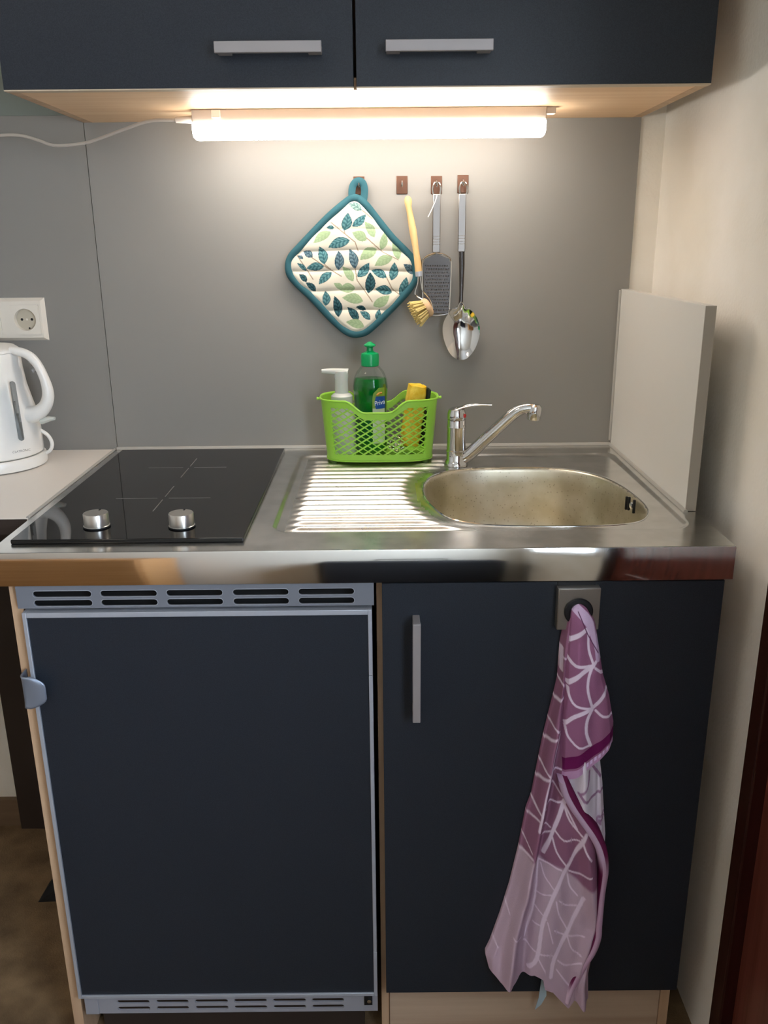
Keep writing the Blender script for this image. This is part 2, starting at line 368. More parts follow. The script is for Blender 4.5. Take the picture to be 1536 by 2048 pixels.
# ------------------------------------------------------------------ steel worktop with sink
wt = thing('kitchen_worktop', 'stainless steel worktop with ribbed drainer and inset sink', 'worktop', (.5, -.3, -.0475))
BO = smooth_closed([(.599, -.301), (.604, -.255), (.622, -.212), (.655, -.180), (.70, -.166), (.75, -.1635), (.80, -.1645), (.845, -.174), (.885, -.198), (.912, -.235), (.928, -.29), (.935, -.35), (.936, -.40), (.928, -.445), (.903, -.482), (.86, -.496), (.80, -.499), (.73, -.496), (.67, -.485), (.630, -.455), (.608, -.39), (.600, -.345)], 5)
BOn = np.array(BO)
def bowl_sd(x, y):
    d = seg_dist(x, y, BO+[BO[0]]); return np.where(inside(x, y, BO), d, -d)     # positive inside the bowl
def rr_sd(x, y, x0, x1, y0, y1, r):
    cx, cy = (x0+x1)/2, (y0+y1)/2; qx = np.abs(x-cx)-(x1-x0)/2+r; qy = np.abs(y-cy)-(y1-y0)/2+r
    return -(np.hypot(np.maximum(qx, 0), np.maximum(qy, 0))+np.minimum(np.maximum(qx, qy), 0)-r)   # positive inside
xs = np.unique(np.concatenate([np.linspace(0, .34, 30), np.arange(.34, .42, .002), np.arange(.42, .60, .005), np.arange(.60, 1.0001, .0025), [1.0]]))
ys = np.arange(-.600, .0001, .0016)
X, Y = np.meshgrid(xs, ys, indexing='ij')
SB = bowl_sd(X, Y)
Z = -.0045*sstep(.0, .012, rr_sd(X, Y, .366, .974, -.528, -.060, .035))
rw = sstep(.385, .412, X)*sstep(.016, .045, -SB)*(1-sstep(.632, .668, X))*sstep(-.517, -.512, Y)*(1-sstep(-.092, -.086, Y))
ph = (Y+.5135)/.0262
Z += .0048*rw*(.5-.5*np.cos(2*np.pi*ph))
Z += -.0010*sstep(.395, .375, X)*0
Z += .0009*np.exp(-((SB+.004)/.0022)**2)                                        # raised bead round the bowl
mm = MB(); nx, ny = X.shape
V = np.stack([X, Y, Z], -1).reshape(-1, 3)
keep = np.ones((nx-1, ny-1), bool)
S4 = np.stack([SB[:-1, :-1], SB[1:, :-1], SB[1:, 1:], SB[:-1, 1:]], 0); keep &= ~(S4.max(0) > .0005)
idx = np.arange(nx*ny).reshape(nx, ny)
I, J = np.where(keep)
F = np.stack([idx[I, J], idx[I+1, J], idx[I+1, J+1], idx[I, J+1]], -1)
mm.v = V.tolist(); mm.f = F.tolist()
o = build(mm, 'steel_top', steel, wt, recalc=False, ang=180)
o.data.materials.append(ribbed)
RC = (rw[:-1, :-1] > .02)[I, J]
o.data.polygons.foreach_set('material_index', RC.astype(np.int32))
# apron round the edge of the sheet
m = MB(); rad = .0018
def apron_ring(z, d): return [(0-d, -.600-d, z), (1+d, -.600-d, z)]
prof = [(-.0004, .0), (.0010, -.0004), (.0016, -.0018), (.0016, -.0475), (.0004, -.0475), (.0004, -.03)]
base = 0
for d, z in prof: m.v += [(-d, -.0005, z), (-d, -.600-d, z), (1+d, -.600-d, z), (1+d, -.0005, z)]
for i in range(len(prof)-1):
    for k in range(3): a = i*4+k; m.f.append((a, a+4, a+5, a+1))
build(m, 'apron', steel_apron, wt, recalc=True, ang=50)
m = MB(); m.box(.003, .56, -.597, -.004, -.0395, -.020); m.box(.5601, .997, -.597, -.55, -.0395, -.020)
build(m, 'underboard', oak_x, wt)
# bowl
def bowl_profile():
    return [(-.0035, .0001), (-.0015, .0001), (.0, -.0008), (.0012, -.003), (.0022, -.007), (.004, -.03), (.008, -.09), (.012, -.115), (.022, -.135), (.040, -.1440), (.07, -.1465), (.11, -.148)]
cen = BOn.mean(0)
Nn = len(BO); m = MB()
T_ = np.roll(BOn, -1, 0)-np.roll(BOn, 1, 0); T_ /= np.linalg.norm(T_, axis=1)[:, None]
nrm = np.stack([-T_[:, 1], T_[:, 0]], -1); nrm *= np.sign(((cen-BOn)*nrm).sum(1))[:, None]
for d, z in bowl_profile():
    if d < .03: P = BOn+nrm*d
    else: P = BOn+(cen-BOn)*(d/.165)
    m.v += [(p[0], p[1], z-.004) for p in P]
nr = len(bowl_profile())
for i in range(nr-1):
    for k in range(Nn): m.f.append((i*Nn+k, i*Nn+(k+1) % Nn, (i+1)*Nn+(k+1) % Nn, (i+1)*Nn+k))
m.f.append(tuple((nr-1)*Nn+k for k in range(Nn)))
bw = build(m, 'sink_bowl', bowl_m, wt, ang=180)
rimp = [(p[0]-n_[0]*.0022, p[1]-n_[1]*.0022, -.0037) for p, n_ in zip(BOn, nrm)]
build(MB().tube(rimp+[rimp[0]], .0014, 6, cap=False, upv=(0, 0, 1)), 'bowl_rim', steel_apron, bw)
# overflow slots with screw on the right wall of the bowl
for k, (px, py) in enumerate(((1253, 1005), (1258, 1006), (1268, 1012))):
    p = un(px, py, 'x', .9235+.002*0); m = MB().box(.9215, .9255, p[1]-.0022, p[1]+.0022, p[2]-.012, p[2]+.010); build(m, 'overflow_slot', black_m, bw, bev=.001)
p = un(1262, 1011, 'x', .921); build(MB().lathe([(.0001, .004), (.003, .0035), (.0052, .0015), (.0052, -.003)], (.922, p[1], p[2]), 16, mtx=Matrix.Rotation(-math.pi/2, 3, 'Y')), 'overflow_screw', chrome, bw)
build(MB().lathe([(.045, 0), (.045, .002), (.036, .003), (.033, -.004), (.0, -.006)], (.77, -.33, -.152), 40, caps=False), 'drain', chrome, bw)
# drainer channel bead on the left, silicone joints
m = MB().tube([(.0, -.002, .001), (.5, -.002, .001), (.984, -.002, .001)], .0045, 8); m.tube([(.984, -.006, .001), (.984, -.3, .001), (.984, -.452, .001)], .0035, 8)
build(m, 'silicone_joint', silicone, wt)

# ------------------------------------------------------------------ hob
hb = thing('ceramic_hob', 'black glass two-zone hob with two silver knobs', 'hob', (.18, -.28, 0))
build(bx(.018, .338, -.566, -.030, .0001, .0062), 'glass_plate', glass_hob, hb, bev=.0014, seg=3)
e = .0066
m = MB()
for a in ((.106, .172), (.190, .256)): m.box(a[0], a[1], -.3712, -.3700, .0062, e)
for a in ((-.440, -.378), (-.362, -.300)): m.box(.1815, .1827, a[0], a[1], .0062, e)
build(m, 'zone_marking', mark_m, hb)
m = MB()
for a in ((.108, .170), (.190, .248)): m.box(a[0], a[1], -.1766, -.1754, .0062, e)
for a in ((-.245, -.182), (-.168, -.108)): m.box(.1805, .1817, a[0], a[1], .0062, e)
build(m, 'zone_marking', mark_m, hb)
for px in (194, 364):
    p = un(px, 1052, 'z', .007)
    kb = build(MB().lathe([(.0165, .0063), (.0185, .0075), (.0185, .009), (.0176, .0095), (.0176, .0260), (.0170, .0270), (.0, .0272)], (p[0], p[1], 0), 48, caps=True), 'knob', knob_m, hb)
    build(MB().lathe([(.0170, .0063), (.0190, .0066), (.0190, .0082), (.0178, .0086)], (p[0], p[1], 0), 40), 'knob_collar', black_m, kb)
    build(bx(p[0]-.0012+.002, p[0]+.0012+.002, p[1]+.011, p[1]+.0172, .0262, .0276), 'pointer_notch', black_m, kb)

# ------------------------------------------------------------------ side screen on the right
ss = thing('side_screen', 'light grey board standing upright at the right end of the sink', 'board', (.993, -.22, 0))
build(bx(.985, 1.0008, -.446, -.002, .0006, .302), 'panel', screen_m, ss, bev=.0005)
build(bx(.9852, 1.0006, -.4475, -.446, .0008, .3018), 'edge_band', screen_edge, ss)
build(MB().tube([(.9835, -.003, .01), (.9835, -.003, .30)], .003, 8), 'silicone_joint', silicone, ss)

# ------------------------------------------------------------------ tap
tp = thing('sink_tap', 'chrome mixer tap with slanted spout behind the sink', 'tap', (.667, -.14, 0))
TX, TY = .6655, -.137
build(MB().lathe([(.0215, -.004), (.0215, 0), (.0195, .004), (.0178, .007), (.0176, .022), (.0186, .023), (.0186, .0245), (.0174, .026), (.0170, .066), (.0178, .068), (.0178, .0695), (.0168, .071), (.0166, .082)], (TX, TY, 0), 40), 'tap_body', chrome, tp)
m = MB().lathe([(.0166, .0825), (.0172, .085), (.0168, .094), (.0145, .1005), (.009, .1038), (.0, .1045)], (TX, TY, 0), 36)
lv = build(m, 'lever_head', chrome, tp)
pth = smooth_path([(TX-.006, TY-.002, .0985), (TX+.012, TY-.004, .1055), (TX+.035, TY-.006, .1095), (TX+.062, TY-.008, .1095)], 6)
build(MB().tube(pth, [.0105]*3+[.010]*6+[.0085]*9+[.005], 14, flat=.95, upv=(0, 1, 0)) if False else MB().tube(pth, list(np.linspace(.0035, .0022, len(pth))), 14, flat=3.2, upv=(0, 1, 0)), 'lever', chrome, lv)
build(MB().lathe([(.0, .0012), (.0032, .0010), (.0042, -.001)], (TX+.0140, TY-.0103, .090), 14, mtx=Vector((.8, -.6, 0)).to_track_quat('Z', 'Y').to_matrix()), 'temperature_dot', red_m, lv)
sp = smooth_path([(TX+.004, TY, .009), (TX+.020, TY-.003, .014), (TX+.052, TY-.008, .046), (TX+.092, TY-.014, .086), (TX+.108, TY-.017, .0995), (TX+.122, TY-.020, .1045), (TX+.134, TY-.022, .1055)], 6)
spm = build(MB().tube(sp, list(np.linspace(.0125, .0090, len(sp))), 18), 'spout', chrome, tp)
build(MB().lathe([(.0, .014), (.008, .0135), (.0118, .010), (.0125, .004), (.0122, -.013), (.0112, -.0145), (.0095, -.0145), (.009, -.010), (.0, -.010)], (TX+.137, TY-.022, .0985), 28, mtx=Matrix.Rotation(.12, 3, 'Y')), 'aerator', chrome, spm)

# ------------------------------------------------------------------ basket and what it holds
BX, BY = .5245, -.092
def bask(th, z, off=0.0):
    k = z/.118; hx = .098+.010*k+off; hy = .051+.006*k+off; n = 2/3.2
    c, s_ = math.cos(th), math.sin(th)
    return (BX+hx*math.copysign(abs(c)**n, c), BY+hy*math.copysign(abs(s_)**n, s_), z)
def rim_h(x): return .118-.0215*float(sstep(.053, .020, abs(x-(BX-.004))))
bk = thing('sink_caddy', 'lime green lattice plastic caddy on the drainer', 'basket', (BX, BY, .0))
NT = 144
TH = [2*math.pi*i/NT for i in range(NT)]
SOL = .086
def wall_band(m, zlo, zhi, off0, off1, rng):
    """closed strip of wall between zlo(x) and zhi(x) for the angles in rng"""
    sec = []
    for th in rng:
        x = bask(th, .06)[0]; a, b = zlo(x), zhi(x)
        sec.append([bask(th, a, off0), bask(th, a, off1), bask(th, b, off1), bask(th, b, off0)])
    n0 = len(m.v)
    for s_ in sec: m.v += s_
    n = len(sec); full = len(rng) >= NT
    for i in range(n if full else n-1):
        j = (i+1) % n
        for k in range(4): a, b = n0+i*4+k, n0+i*4+(k+1) % 4; c, d = n0+j*4+(k+1) % 4, n0+j*4+k; m.f.append((a, b, c, d))
    if not full: m.f.append((n0, n0+1, n0+2, n0+3)); m.f.append(tuple(n0+(n-1)*4+k for k in range(4)))
m = MB()
wall_band(m, lambda x: rim_h(x)-.013, rim_h, 0, -.0022, TH)
wall_band(m, lambda x: .006, lambda x: .018, 0, -.0022, TH)
for side in (1, -1):
    rng = [t for t in (TH+[2*math.pi] if side > 0 else TH)]
    sel = [(-TH[i] if False else a) for i, a in enumerate([j*2*math.pi/360 for j in range(-90, 91)])]
    sel = [a+(0 if side > 0 else math.pi) for a in sel]
    sel = [a for a in sel if (bask(a, .06)[0]-BX)*side > SOL]
    wall_band(m, lambda x: .0175, lambda x: rim_h(x)-.0125, 0, -.0022, sel)
build(m, 'basket_wall', lime, bk, ang=50)
rp = [bask(t, 0, .0008) for t in TH]; rp = [(p[0]+(bask(t, rim_h(p[0]), .0008)[0]-p[0]), bask(t, rim_h(p[0]), .0008)[1], rim_h(p[0])) for p, t in zip(rp, TH)]
build(MB().tube(rp+[rp[0]], .0019, 8, cap=False), 'rim', lime, bk)
m = MB(); fl = [bask(t, .006) for t in TH]
m.v = [(p[0], p[1], .006) for p in fl]+[(p[0], p[1], .009) for p in fl]; m.f = [tuple(range(NT)), tuple(range(2*NT-1, NT-1, -1))]+[(i, NT+i, NT+(i+1) % NT, (i+1) % NT) for i in range(NT)]
build(m, 'base', lime, bk)
m = MB(); wall_band(m, lambda x: .0045, lambda x: .0075, .0012, -.004, TH); build(m, 'base_rim', lime, bk)
for sx_ in (-1, 1):
    build(MB().tube([(BX+sx_*.107, BY-.012, .116), (BX+sx_*.115, BY-.012, .117)], [.0022, .003], 8), 'carry_lug', lime, bk)
    for sy_ in (-1, 1):
        build(MB().lathe([(.006, -.0001), (.007, .005)], (BX+sx_*.085, BY+sy_*.036, .0), 12), 'foot', lime_shaded, bk)
def wall_pt(x, z, side, off):
    """point on the long front (side -1) or back (side 1) wall"""
    k = z/.118; hx = .098+.010*k; hy = .051+.006*k; t = min(1, abs(x-BX)/hx)
    return (x, BY+side*((hy+off)*(1-t**3.2)**(1/3.2)), z)
def bar(m, x0, z0, x1, z1, side, wd_, o0, o1, n=8):
    d = np.array([x1-x0, z1-z0]); L = np.hypot(*d)
    if L < .002: return
    q = np.array([-d[1], d[0]])/L*wd_/2; n0 = len(m.v)
    for i in range(n+1):
        t = i/n; x, z = x0+d[0]*t, z0+d[1]*t
        m.v += [wall_pt(x+q[0], z+q[1], side, o0), wall_pt(x-q[0], z-q[1], side, o0), wall_pt(x-q[0], z-q[1], side, o1), wall_pt(x+q[0], z+q[1], side, o1)]
    for i in range(n):
        for k in range(4): a = n0+i*4+k; b = n0+i*4+(k+1) % 4; m.f.append((a, b, b+4, a+4))
    m.f.append((n0, n0+1, n0+2, n0+3)); m.f.append(tuple(n0+n*4+k for k in range(4)))
def clip_line(slope, c):
    """parts of the line z=slope*(x-BX)+c inside the open lattice window"""
    xx = np.linspace(BX-SOL-.002, BX+SOL+.002, 500); zz = slope*(xx-BX)+c
    ok = (zz > .0165) & (zz < np.array([rim_h(x) for x in xx])-.0115)
    out = []; st = None
    for i in range(500):
        if ok[i] and st is None: st = i
        if (not ok[i] or i == 499) and st is not None:
            if i-st > 6: out.append((xx[st], zz[st], xx[i-1], zz[i-1]))
            st = None
    return out
for side in (-1, 1):
    m = MB()
    for k in range(-12, 24):
        for (a, b, c, d) in clip_line(.62, k*.0124): bar(m, a, b, c, d, side, .0027, .0008, -.0014)
    for k in range(-14, 26):
        for (a, b, c, d) in clip_line(-.66, k*.0104): bar(m, a, b, c, d, side, .0016, -.0004, -.0022)
    build(m, 'lattice', lime, bk, smooth=False)
# washing-up liquid bottle
QX, QY = .5085, -.088
bt = thing('washing_up_liquid_bottle', 'green washing-up liquid bottle with green push cap in the caddy', 'bottle', (QX, QY, .0095))
P0 = [(r_*1.08, z_) for r_, z_ in [(.018, .0095), (.026, .011), (.029, .016), (.0295, .06), (.0275, .09), (.029, .118), (.0302, .135), (.0285, .150), (.0235, .163), (.0155, .1735), (.0125, .177), (.0125, .180)]]
build(MB().lathe(P0, (QX, QY, 0), 48, sx=1.0, sy=.72), 'bottle_shell', clear_m, bt, ang=60)
P1 = [(.0, .0112)]+[(r-.0012, z+.0006) for r, z in P0[1:7]]+[(.0296, .1495), (.0283, .1515), (.0, .1515)]
build(MB().lathe(P1, (QX, QY, 0), 48, sx=1.0, sy=.70, caps=False), 'liquid', liquid, bt, ang=60)
cp = build(MB().lathe([(.0152, .1735), (.0165, .175), (.0168, .192), (.0155, .1965), (.0095, .1985), (.0060, .2015), (.0055, .207), (.0085, .2085), (.0110, .2100), (.0108, .2118), (.0060, .2150), (.0030, .2172), (.0, .2178)], (QX, QY, 0), 36), 'cap', capgreen, bt)
def on_bottle(x, z, off=.0004):
    r = float(np.interp(z, [p[1] for p in P0], [p[0] for p in P0]))+off
    t = max(-1, min(1, (x-QX)/r)); return (x, QY-r*.72*math.sqrt(max(0, 1-t*t)), z)
def patch(xf0, xf1, z0, z1, off, n=10, k=10):
    m = MB()
    for i in range(k+1):
        z = z0+(z1-z0)*i/k
        for j in range(n+1): x = xf0(z)+(xf1(z)-xf0(z))*j/n; m.v.append(on_bottle(x, z, off))
    for i in range(k):
        for j in range(n): a = i*(n+1)+j; m.f.append((a, a+1, a+n+2, a+n+1))
    return m
def arch(z): return QX+.0035+.012*max(0, (z-.118)/.018)**2.2
lb = build(patch(arch, lambda z: QX+.0262, .03, .136, .0006), 'label', label_m, bt)
build(patch(lambda z: QX+.004, lambda z: QX+.0262, .032, .098, .0009), 'label_lower_field', label_w, lb)
build(patch(lambda z: QX+.0072+.003*abs(z-.108)/.012, lambda z: QX+.0268, .097, .120, .0012), 'badge', badge_m, lb)
build(text_mb('Priva', .0125, lambda u, v_: on_bottle(QX+.0172+u*.78, .1045+v_+u*.12, .0019)), 'brand_lettering', print_w, lb)
build(MB().tube([on_bottle(QX+a, b, .0011) for a, b in ((.012, .122), (.016, .126), (.021, .1265))], .0022, 6), 'orange_print', mat('orange_print', (170, 120, 40), .5), lb)
# foam pump dispenser
DX, DY = .4555, -.095
ds = thing('pump_dispenser', 'translucent white pump soap dispenser at the left in the caddy', 'soap dispenser', (DX, DY, .0095))
build(MB().lathe([(.022, .0095), (.025, .013), (.025, .085), (.022, .100), (.0185, .106)], (DX, DY, 0), 36, sy=.85), 'bottle_body', frost, ds)
build(MB().lathe([(.0195, .106), (.0205, .108), (.0200, .120), (.0160, .124), (.0125, .1255), (.0120, .150), (.0130, .158), (.0125, .1655), (.0, .1668)], (DX, DY, 0), 36), 'collar', frost, ds)
ph_ = smooth_path([(DX+.012, DY, .1615), (DX, DY, .1635), (DX-.018, DY-.002, .1655), (DX-.036, DY-.004, .1660)], 5)
build(MB().tube(ph_, list(np.linspace(.0085, .0040, len(ph_))), 14), 'nozzle', frost, ds)
# sponge
sg = thing('kitchen_sponge', 'yellow sponge with dark scouring side tucked in the caddy', 'sponge', (.593, -.098, .0095))
R_ = Matrix.Translation((.5800, -.100, .0100)) @ Matrix.Rotation(.13, 4, 'Y') @ Matrix.Rotation(.25, 4, 'Z')
def rbox(x0, x1, y0, y1, z0, z1, mt, nz=8, jit=.0012, seed=1):
    rr = random.Random(seed); m = MB(); n = 20
    for i in range(nz+1):
        z = z0+(z1-z0)*i/nz; sh = .92 if i in (0, nz) else 1
        for k in range(n):
            a = 2*math.pi*k/n; c, s_ = math.cos(a), math.sin(a); e_ = .45
            x = (x0+x1)/2+(x1-x0)/2*sh*math.copysign(abs(c)**e_, c)+rr.uniform(-jit, jit); y = (y0+y1)/2+(y1-y0)/2*sh*math.copysign(abs(s_)**e_, s_)+rr.uniform(-jit, jit)
            m.v.append(tuple(mt @ Vector((x, y, z+rr.uniform(-jit, jit)))))
    for i in range(nz):
        for k in range(n): a, b = i*n+k, i*n+(k+1) % n; m.f.append((a, b, b+n, a+n))
    m.f.append(tuple(range(n))[::-1]); m.f.append(tuple(nz*n+k for k in range(n))); return m
build(rbox(-.017, .014, -.020, .020, .018, .130, R_), 'foam', sponge_y, sg, ang=60)
build(rbox(.0145, .021, -.020, .020, .019, .126, R_, seed=3), 'scouring_pad', scour_m, sg, ang=60)
# crumpled wire scourer
rnd = random.Random(5); m = MB()
for k in range(46):
    a0 = rnd.uniform(0, 6.28); tilt = rnd.uniform(-1.2, 1.2); rr_ = rnd.uniform(.012, .0205); pp = []
    ax = Matrix.Rotation(tilt, 3, 'X') @ Matrix.Rotation(rnd.uniform(0, 3.1), 3, 'Z')
    for i in range(14):
        a = a0+i*.33; p = ax @ Vector((rr_*math.cos(a), rr_*math.sin(a), rnd.uniform(-.002, .002)+.003*math.sin(3*a))); pp.append((.5585+p.x*.95, -.103+p.y, .0305+p.z*.9))
    m.tube(pp, .0005, 4)
o = build(m, 'wire_scourer', chrome, smooth=False); tag(o, 'shiny curled steel scouring ball low in the caddy left of the sponge', 'scourer')

# ------------------------------------------------------------------ wall hooks and hanging things
hook_lab = ['copper adhesive wall hook holding the leaf-patterned potholder', 'copper adhesive wall hook holding the wooden dish brush',
            'copper adhesive wall hook holding the metal grater', 'copper adhesive wall hook holding the serving spoon']
for k, (px, py) in enumerate(((718, 371), (804, 370), (873, 370), (926, 368))):
    p = un(px, py, 'y', -.002); x, z = p[0], p[2]; w2 = .0102; h2 = .0155
    h = thing('wall_hook', hook_lab[k], 'hook', (x, 0, z-h2), 'copper hooks on the splashback')
    build(bx(x-w2, x+w2, -.0022, -.0002, z-h2, z+h2), 'back_plate', copper, h, bev=.0008)
    build(MB().tube(smooth_path([(x, -.002, z+.009), (x, -.009, z+.004), (x, -.013, z-.003), (x, -.016, z-.001), (x, -.0175, z+.004)], 5), .0015, 8), 'prong', chrome, h)
HY = -.014
def crop(ox, oy, s, y):
    return lambda a, b: un(ox+a/s, oy+b/s, 'y', y)
# --- potholder
C4 = lambda a, b, y=-.014: un(560+a/5.12, 330+b/5.12, 'y', y)
ph = thing('potholder', 'quilted square potholder with teal and sage leaf print and teal binding', 'potholder', C4(780, 1745))
OUT = smooth_closed([(800, 345), (890, 420), (1000, 560), (1150, 745), (1290, 885), (1368, 980), (1392, 1080), (1375, 1180), (1300, 1300), (1180, 1430), (1040, 1570), (900, 1695), (820, 1728), (735, 1728), (640, 1675), (500, 1545), (330, 1360), (175, 1215), (100, 1115), (88, 1015), (120, 930), (200, 840), (360, 670), (510, 520), (650, 400), (730, 345)], 5)
st = 4.6
gx = np.arange(80, 1400, st); gy = np.arange(335, 1745, st); GX, GY = np.meshgrid(gx, gy, indexing='ij')
ins = inside(GX, GY, OUT); de = seg_dist(GX, GY, OUT+[OUT[0]])
lines = [880, 1085, 1290, 1490]
bendy = GY-8*np.sin(GX/170.)
dl = np.min([np.abs(bendy-l) for l in lines]+[np.abs(bendy-660)*1.0+25], axis=0)
puff = .0034*(1-np.exp(-(dl/30.)**1.3))*sstep(0, 60, de)+.0009*np.sin(GX/45.+GY/130.)*np.sin(GY/60.)
rs = np.random.RandomState(3)
col = np.ones(GX.shape+(3,))*lin((214, 206, 188))
LV = [((835, 465), (705, 395), 75, 'l'), ((657, 672), (697, 490), 105, 't'), ((742, 628), (880, 505), 82, 't'), ((715, 772), (495, 845), 108, 't'), ((555, 645), (478, 640), 45, 't'),
      ((520, 685), (345, 800), 90, 'g'), ((965, 740), (868, 580), 85, 'g'), ((885, 770), (740, 690), 100, 'g'), ((1035, 870), (1070, 685), 78, 'g'), ((990, 860), (820, 970), 110, 'g'), ((1215, 965), (1150, 785), 85, 'g'), ((1150, 945), (970, 1032), 100, 'g'),
      ((335, 942), (240, 885), 72, 'd'), ((455, 1015), (405, 835), 98, 't'), ((450, 1040), (272, 1060), 86, 't'), ((597, 1075), (600, 878), 98, 'd'), ((770, 1060), (712, 858), 92, 'd'), ((795, 1145), (915, 1000), 92, 't'), ((1140, 1180), (1172, 995), 92, 't'), ((1090, 1150), (935, 1078), 84, 't'),
      ((530, 1100), (398, 1222), 84, 't'), ((905, 1312), (922, 1095), 104, 'k'), ((1145, 1305), (975, 1268), 96, 't'), ((1380, 1120), (1265, 1015), 80, 'd'), ((1228, 1335), (1295, 1145), 90, 't'), ((275, 1195), (198, 1118), 60, 'k'),
      ((750, 1190), (640, 1040), 84, 'g'), ((640, 1270), (552, 1210), 60, 'g'), ((770, 1260), (605, 1275), 100, 'g'), ((850, 1392), (638, 1358), 105, 'g'), ((955, 1442), (1122, 1335), 100, 'g'),
      ((470, 1440), (465, 1288), 84, 't'), ((600, 1555), (558, 1340), 92, 'k'), ((800, 1597), (690, 1455), 82, 'k'), ((880, 1482), (778, 1452), 50, 'k'), ((925, 1582), (818, 1496), 66, 't'), ((985, 1575), (1018, 1475), 56, 't'), ((862, 1655), (678, 1605), 92, 'g'),
      ((270, 1085), (178, 1005), 46, 't'), ((368, 1295), (265, 1200), 62, 'k'), ((240, 960), (180, 930), 34, 'd')]
TC = {'t': ((96, 138, 140), (30, 74, 84)), 'd': ((104, 128, 136), (40, 66, 80)), 'k': ((60, 96, 100), (22, 48, 58)), 'l': ((146, 170, 160), (70, 104, 100)), 'g': ((158, 176, 138), (122, 146, 108))}
ST = [[(525, 590), (640, 685), (770, 790), (800, 880)], [(770, 1060), (790, 1180), (905, 1340), (945, 1400)], [(330, 950), (480, 1050), (630, 1140)], [(885, 745), (1050, 890), (1210, 970)], [(1090, 1150), (1150, 1270), (1235, 1335)], [(845, 465), (945, 550)], [(180, 930), (340, 1170)], [(657, 672), (665, 700)], [(455, 1015), (520, 1070)]]
for l_ in ST: col[seg_dist(GX, GY, l_) < 5] = lin((150, 132, 112))
for (b_, t_, wd_, kk) in LV:
    dx, dy = t_[0]-b_[0], t_[1]-b_[1]; L = math.hypot(dx, dy); u = ((GX-b_[0])*dx+(GY-b_[1])*dy)/L/L; v_ = ((GX-b_[0])*-dy+(GY-b_[1])*dx)/L
    v_ = v_-.06*L*np.sin(np.pi*np.clip(u, 0, 1))
    hw = wd_/2*np.sin(np.pi*np.clip(u, 0, 1)**.85)**.9; q = np.abs(v_)/(hw+1e-6); mk = (u > 0) & (u < 1) & (q < 1)
    c1, c2 = lin(TC[kk][0]), lin(TC[kk][1])
    vein = .5+.5*np.sin((u*L-np.abs(v_)*.9)/6.5+1.2*np.sin(v_/9.)); vein = np.clip(vein*.75+(q > .86)*1.0+(np.abs(v_) < 2.6)*1.0, 0, 1)
    if kk == 'g': vein *= .5
    cc = c1[None, None]*(1-vein[..., None])+c2[None, None]*vein[..., None]; col[mk] = cc[mk]
IDX = -np.ones(GX.shape, int); IDX[ins] = np.arange(ins.sum()); nI = int(ins.sum())
Yv = -.0145-puff; ii, jj = np.where(ins)
D = FW[None]+RT[None]*((560+GX[ins]/5.12-768)/FPX)[:, None]-UP[None]*((330+GY[ins]/5.12-1024)/FPX)[:, None]
def ray_y(D, yv): return CAM[None]+D*((yv-CAM[1])/D[:, 1])[:, None]
PF = ray_y(D, np.full(nI, -.0145)); PF[:, 1] = Yv[ins]
PB = PF.copy(); PB[:, 1] = -.0075
qd = [(IDX[i, j], IDX[i+1, j], IDX[i+1, j+1], IDX[i, j+1]) for i, j in zip(ii, jj) if i+1 < GX.shape[0] and j+1 < GX.shape[1] and min(IDX[i+1, j], IDX[i+1, j+1], IDX[i, j+1]) >= 0]
m = MB(); m.v = np.concatenate([PF, PB]).tolist(); m.f = qd+[tuple(a+nI for a in q[::-1]) for q in qd]
o = build(m, 'quilted_pad', pot_m, ph, recalc=False, ang=180)
color_attr(o, np.concatenate([np.concatenate([col[ins], np.ones((nI, 1))], 1)]*2))
bp = [C4(a, b, -.0125) for a, b in OUT]
bp = [(p[0], -.0125-.001*math.sin(i*.5), p[2]) for i, p in enumerate(bp)]
build(MB().tube(bp+[bp[0]], .0068, 14, cap=False, upv=(0, 1, 0)), 'binding', cloth_teal, ph)
lp_ = smooth_path([C4(a, b, y) for a, b, y in ((745, 350, -.013), (735, 290, -.012), (745, 220, -.012), (775, 175, -.014), (815, 165, -.0155), (850, 190, -.014), (865, 250, -.012), (862, 320, -.011), (850, 385, -.013))], 5)
build(MB().tube(lp_, .0068, 10, flat=.5, upv=(0, 1, 0)), 'hanging_loop', cloth_teal, ph)

# --- dish brush, grater and spoon (from the crop at 770,330, 4.996x)
C5 = lambda a, b, y=-.02: un(770+a/4.996, 330+b/4.996, 'y', y)
S5 = 1/4.996/1118.
br = thing('dish_brush', 'wooden dish brush with round tan bristle head on the splashback', 'brush', C5(330, 1640))
hp = [(232, 312, 16), (230, 325, 30), (230, 345, 38), (232, 375, 39), (236, 420, 31), (246, 470, 30), (262, 560, 35), (280, 660, 38), (292, 740, 36), (303, 810, 32), (315, 890, 32), (328, 980, 36), (336, 1068, 37)]
build(MB().tube([C5(a, b, -.018-.016*(b-312)/756.) for a, b, r in hp], [r*S5 for a, b, r in hp], 18), 'wooden_handle', beech, br)
build(MB().tube([C5(336, 1062, -.034), C5(341, 1112, -.034)], [39*S5, 37*S5], 18), 'ferrule', alu, br)
m = MB()
for w_ in ([(350, 1105), (362, 1190), (375, 1255), (415, 1300), (455, 1360), (480, 1440)], [(330, 1105), (325, 1190), (300, 1280), (330, 1320), (395, 1360), (440, 1430)]):
    m.tube(smooth_path([C5(a, b, -.034-.007*(b-1105)/330.) for a, b in w_], 5), .0010, 6)
build(m, 'wire_neck', chrome, br)
hc = Vector(C5(420, 1425, -.041)); tipc = Vector(C5(285, 1500, -.047)); ax = (tipc-hc).normalized()
q = ax.to_track_quat('Z', 'Y').to_matrix()
